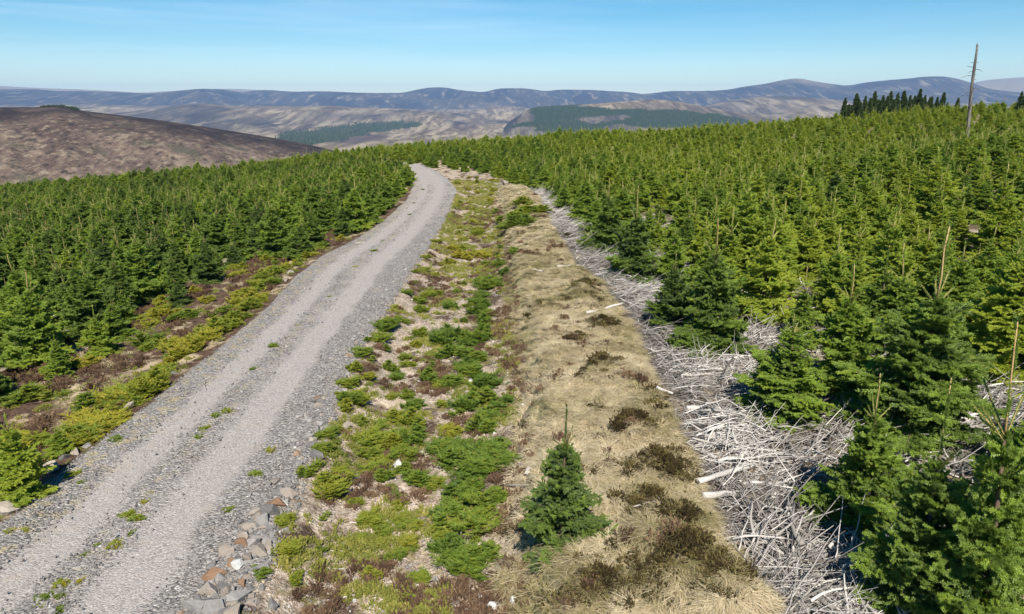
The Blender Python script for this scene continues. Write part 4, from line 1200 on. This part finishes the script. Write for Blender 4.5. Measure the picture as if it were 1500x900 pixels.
log_between((968, 510), (1000, 534), .035, 'thin pale branch below the low bluish spruce', .9, GB, .2, 'branch', 1)
log_between((960, 578), (985, 590), .06, 'stubby pale log beside the grass in mid brash', .9, GB, .15)
log_between((905, 440), (960, 470), .035, 'grey branch crossing the brash above the white log end', .8, GB, .2, 'branch', 2)
log_between((1395, 640), (1450, 610), .04, 'pale branch in the brash gap among the right hand spruces', .9, GB, .15, 'branch', 1)
GD = 'dead sticks on the ditch soil'
log_between((478, 882), (522, 876), .018, 'bleached stick lying level near the ditch bottom edge', .95, GD, .03, 'stick')
log_between((516, 870), (528, 812), .014, 'upright looking grey stick pointing along the ditch', .7, GD, .03, 'stick')
log_between((512, 769), (546, 766), .016, 'white stick with bent end across the ditch soil', .95, GD, .03, 'stick')
log_between((483, 808), (508, 808), .014, 'short white stick in the middle of bare ditch soil', 1.0, GD, .03, 'stick')
log_between((488, 834), (508, 836), .014, 'smallest pale stick near the long level one', .8, GD, .03, 'stick')
log_between((740, 716), (775, 720), .018, 'pinkish dead stick just left of the lone sapling', .6, GD, .04, 'stick')
log_between((925, 752), (960, 738), .022, 'grey forked stick on the grass right of the lone sapling', .7, GD, .1, 'stick', 1)
log_between((772, 862 - 300), (795, 556), .015, 'white stick on straw grass at the bank foot', 1.0, GD, .06, 'stick')
log_between((521, 357), (534, 356), .02, 'white stick lying on the track gravel far up', 1.0, GD, .05, 'stick')

# ------------------------------------------------------------------ dead snag on the skyline
x, y = drop(1418, 196)
x, y = x * 74 / y, 74.0
x = (1414 - 750) / F * (y * CP - (gz(x, y) - CZ) * SP)
zb = gz(x, y) - 0.2
H = height_for(x, y, zb, 66)
geo = Geo()
n = 12
t = np.linspace(0, 1, n)
g = np.random.default_rng(12)
topx = (1431 - 750) / F * (y * CP - (zb + H - CZ) * SP) - x
pts = np.stack([topx * t + 0.05 * np.sin(t * 7), 0.05 * np.sin(t * 5), H * t], 1)
geo.tube(pts, np.interp(t, [0, .15, .6, 1], [.22, .185, .15, .10]) * g.uniform(0.93, 1.08, n), 9, 0.5)
geo.tube([pts[-1] - np.array([.05, 0, .2]), pts[-1] + np.array([-.06, 0, .22])], [.07, .02], 5, 0.4)
m, nt, out = newmat('dead_bark')
P = nt.nodes.new('ShaderNodeTexCoord').outputs['Object']
nn = noise(nt, S(nt, 'ShaderNodeMapping', {'Vector': P, 'Scale': (5, 5, 0.9)}).outputs[0], 1, 5, 0.7)
pbr(nt, out, ramp(nt, nn, [(0.34, (0.03, 0.027, 0.024)), (0.52, (0.11, 0.1, 0.09)), (0.72, (0.28, 0.26, 0.235))]), 0.9, nn, 0.8, 0.05)
MAT['dead_bark'] = m
snag = bpy.data.objects.new('dead_tree', None)
snag.location = (x, y, zb)
snag['label'] = 'tall bare dead conifer trunk leaning slightly above the plantation skyline'; snag['category'] = 'dead tree'
COL.objects.link(snag)
obj('trunk', geo.mesh('trunk', [m], True), snag)
for k, (tt, sg, ln, dz) in enumerate([(.99, -1, .35, .1), (.84, -1, .4, 0), (.84, 1, .3, 0), (.80, -1, .7, .15), (.785, 1, 1.45, -.2), (.765, -1, .5, -.12), (.73, -1, 1.25, -.25), (.73, 1, .4, .05), (.69, 1, .5, 0), (.61, 1, .85, .03), (.60, -1, .3, 0), (.58, -1, 1.0, -.45),
                                     (.55, -1, .5, 0), (.52, 1, .4, 0), (.42, -1, .7, -.05), (.36, 1, .5, -.1), (.33, -1, .4, .1)]):
    p = np.array([np.interp(tt, t, pts[:, i]) for i in range(3)])
    a = g.normal(0, 0.5)
    d = np.array([sg * math.cos(a), math.sin(a), 0]) * ln
    gg = Geo()
    gg.tube([p, p + d * .5 + np.array([0, 0, dz * .3 + .05]), p + d + np.array([0, 0, dz])], [.034, .026, .014], 5, .5)
    obj('branch', gg.mesh('branch', [m], True), snag)

# ------------------------------------------------------------------ mature dark conifers behind the right skyline
def dark_conifer(seed):
    c, tr, _ = spruce(seed, H=3.0, R=0.62, lead=0.0, whorl=0.16, dens=0.75, W=0.05)
    c.materials.clear(); c.materials.append(MAT['dark_needles'])
    return c, tr
DARK = [dark_conifer(601 + i) for i in range(3)]
spots = [(1233, 141), (1249, 136), (1262, 141), (1276, 131), (1288, 138), (1299, 133), (1309, 137), (1318, 133), (1327, 136), (1341, 132), (1349, 138), (1367, 142), (1376, 135), (1358, 141), (1397, 149), (1486, 137), (1494, 133), (1240, 150), (1256, 146), (1270, 144), (1282, 143), (1294, 142), (1304, 143), (1334, 141)]
spots += [(1237, 152), (1244, 148), (1253, 149), (1266, 150), (1284, 149), (1296, 150), (1313, 147), (1322, 149), (1345, 148), (1362, 150), (1372, 149), (1383, 148), (1306, 151), (1330, 150), (1355, 152)]
spots.sort()
for n, (px, py) in enumerate(spots):
    yy_ = rnd.uniform(118, 136) if px < 1420 else rnd.uniform(100, 108)
    xx_ = (px - 750) / F * (yy_ * CP + 4 * SP)
    z = gz(xx_, yy_)
    h = height_for(xx_, yy_, z, py + 2 + rnd.gauss(0, 2))
    e = bpy.data.objects.new('conifer_tree', None)
    e.location = (xx_, yy_, z - 0.1); sc = max(h, 3.5) / 3.0; e.scale = (sc * rnd.uniform(0.95, 1.3),) * 2 + (sc,); e.rotation_euler = (0, 0, rnd.uniform(0, 6.28))
    e['label'] = f"dark mature conifer rising behind the right skyline, {ordinal(n)} from the left"; e['category'] = 'tree'; e['group'] = 'dark conifers behind the skyline'
    COL.objects.link(e)
    for nm, me in zip(('crown', 'trunk'), DARK[n % 3]):
        c = bpy.data.objects.new(nm, me); c['tint'] = rnd.uniform(0.2, 0.7); c.parent = e
        COL.objects.link(c)

# a few bushes on the moor hill's top
bush = seedling(610, 0.5, 0.5, 9)
bush.name = 'hilltop_bush'; bush.materials.clear(); bush.materials.append(MAT['dark_needles'])
for n, px in enumerate([64, 72, 79, 84, 91, 98, 104, 109]):
    d = ray(px, 158); a = math.atan2(d[0], d[1])
    rr = 1240.0
    xx_, yy_ = rr * math.sin(a), rr * math.cos(a)
    o = bpy.data.objects.new('hilltop_bush', bush)
    s = rnd.uniform(8, 13)
    o.location = (xx_, yy_, float(far_parts(np.array([xx_]), np.array([yy_]))[0][0]) - 1.0); o.scale = (s, s, s * 0.8); o.rotation_euler = (0, 0, n)
    o['tint'] = 0.9; o['label'] = f"low dark bush on the moor hill's top, {ordinal(n)} from the left"; o['category'] = 'bush'; o['group'] = 'bushes on the moor hill'
    COL.objects.link(o)

# ------------------------------------------------------------------ far woods in the valley
def far_tree(seed, H, R):
    g = np.random.default_rng(seed)
    geo = Geo()
    k = 9
    for z0, z1, rr in ((0.0, 0.62, 1.0), (0.3, 0.85, 0.72), (0.6, 1.0, 0.45)):
        th = np.arange(k) * 2 * np.pi / k
        rad = R * rr * g.uniform(0.7, 1.15, k)
        V = np.concatenate([np.stack([np.cos(th) * rad, np.sin(th) * rad, H * z0 + g.normal(0, H * 0.03, k)], 1), [[0, 0, H * z1]]])
        geo.add(V, [np.array([(i, (i + 1) % k, k) for i in range(k)])], g.uniform(0.2, 0.8))
    return bpy.data.objects.new('far_conifer', geo.mesh('far_conifer', [MAT['dark_needles']]))
F_SRC = [far_tree(620 + i, 13, 4.0) for i in range(3)]
wid = np.where(HW > 0.5)[0]
px_, py_, _ = project(HX[wid], HY[wid], HZ[wid])
cell = np.hypot(HX[wid], HY[wid]) ** 2
pick = rg.choice(wid, 11000, p=cell / cell.sum())
rr_ = np.hypot(HX[pick], HY[pick])
fxx = HX[pick] + rg.normal(0, 1, len(pick)) * rr_ * 0.002
fyy = HY[pick] + rg.normal(0, 1, len(pick)) * rr_ * 0.004
tall = np.where(fxx < -100, rg.uniform(0.5, 1.5, len(pick)), rg.uniform(0.35, 0.7, len(pick)))
fz, _l = far_parts(fxx, fyy)
MAT['far_needles'] = needle_mat('far_needles', [(0, (0.014, 0.026, 0.016)), (1, (0.035, 0.055, 0.024))], 0.1)
for o_ in F_SRC:
    o_.data.materials.clear(); o_.data.materials.append(MAT['far_needles'])
scatter('forest', np.stack([fxx, fyy, fz - 1], 1), np.stack([np.zeros(len(pick)), np.zeros(len(pick)), rg.uniform(0, 6.28, len(pick))], 1),
        np.stack([tall, tall, tall], 1), rg.integers(0, 3, len(pick)), rg.uniform(0.2, 1.0, len(pick)), F_SRC, MAT['dark_needles'],
        label='dark conifer woods in blocks on the far valley slopes', category='forest')

# ------------------------------------------------------------------ haze
bm = bmesh.new()
bmesh.ops.create_cube(bm, size=1.0)
me = bpy.data.meshes.new('haze'); bm.to_mesh(me); bm.free()
hz = obj('haze', me, kind='stuff', label='thin blue air between the track and the far hills', category='haze')
x0, x1, y0, y1 = -17000, 17000, -400, 19600
zb_, zt_ = ZMIN - 1.0, ZMAX + 15
hz.location = ((x0 + x1) / 2, (y0 + y1) / 2, (zb_ + zt_) / 2); hz.scale = (x1 - x0, y1 - y0, zt_ - zb_)
m, nt, out = newmat('haze_air')
pv = S(nt, 'ShaderNodeVolumePrincipled', {'Color': (0.36, 0.61, 1.0, 1), 'Density': 0.000045, 'Anisotropy': 0.0})
nt.links.new(pv.outputs[0], out.inputs['Volume'])
me.materials.append(m)

# ------------------------------------------------------------------ light and sky
EL, AZS = RAD(47), RAD(176)      # azimuth clockwise from +Y: behind the camera
to_sun = Vector((math.sin(AZS) * math.cos(EL), math.cos(AZS) * math.cos(EL), math.sin(EL)))
sl = bpy.data.lights.new('sun', 'SUN')
sl.energy = 5.0; sl.angle = RAD(0.53); sl.color = (1.0, 0.94, 0.85)
so = bpy.data.objects.new('sun', sl)
so.rotation_euler = to_sun.to_track_quat('Z', 'Y').to_euler()
so.location = (0, -20, 40)
COL.objects.link(so)

w = bpy.data.worlds.new('World'); scene.world = w; w.use_nodes = True
nt = w.node_tree; nt.nodes.clear()
wo = nt.nodes.new('ShaderNodeOutputWorld')
sky = nt.nodes.new('ShaderNodeTexSky')
sky.sky_type = 'NISHITA'; sky.sun_disc = False; sky.sun_elevation = EL; sky.sun_rotation = AZS; sky.altitude = 1500; sky.air_density = 1.0; sky.dust_density = 0.1; sky.ozone_density = 2.0
D = nt.nodes.new('ShaderNodeTexCoord').outputs['Generated']
mp = S(nt, 'ShaderNodeMapping', {'Vector': D, 'Scale': (1.6, 1.0, 26.0), 'Rotation': (0, RAD(-4), 0)}).outputs[0]
c1 = noise(nt, mp, 1.3, 6, 0.62, 0.4)
sep = S(nt, 'ShaderNodeSeparateXYZ', {0: D})
band = M(nt, 'MULTIPLY', ramp(nt, sep.outputs['Z'], [(0.02, 0.0), (0.07, 1.0), (0.14, 0.8), (0.2, 0.0)]), ramp(nt, M(nt, 'ADD', M(nt, 'MULTIPLY', sep.outputs['X'], 0.5), 0.5), [(0.15, 1.0), (0.45, 0.7), (0.62, 0.25), (0.9, 0.1)]))
cf = M(nt, 'MULTIPLY', ramp(nt, c1, [(0.42, 0.0), (0.72, 0.36)]), band)
skyc = S(nt, 'ShaderNodeHueSaturation', {'Saturation': 1.5, 'Hue': 0.49, 'Color': sky.outputs[0]}).outputs[0]
colr = mixc(nt, cf, skyc, (9.0, 10.5, 11.5))
bg = S(nt, 'ShaderNodeBackground', {'Color': colr, 'Strength': 0.064})
nt.links.new(bg.outputs[0], wo.inputs[0])

# ------------------------------------------------------------------ camera and render
cd = bpy.data.cameras.new('camera')
cd.sensor_fit = 'HORIZONTAL'; cd.sensor_width = 36.0; cd.lens = 36.0 * F / IW
cd.clip_start = 0.1; cd.clip_end = 60000
co = bpy.data.objects.new('camera', cd)
co.location = (0, 0, CZ); co.rotation_euler = (math.pi / 2 - PITCH, 0, 0)
COL.objects.link(co)
scene.camera = co
scene.view_settings.view_transform = 'Standard'
scene.view_settings.look = 'None'
scene.view_settings.gamma = 1.0
scene.view_settings.use_curve_mapping = False
scene.view_settings.exposure = 0.8
cy = scene.cycles
cy.max_bounces = 6; cy.diffuse_bounces = 3; cy.glossy_bounces = 2; cy.transmission_bounces = 3; cy.transparent_max_bounces = 4; cy.volume_bounces = 0
cy.caustics_reflective = False; cy.caustics_refractive = False
cy.use_denoising = True
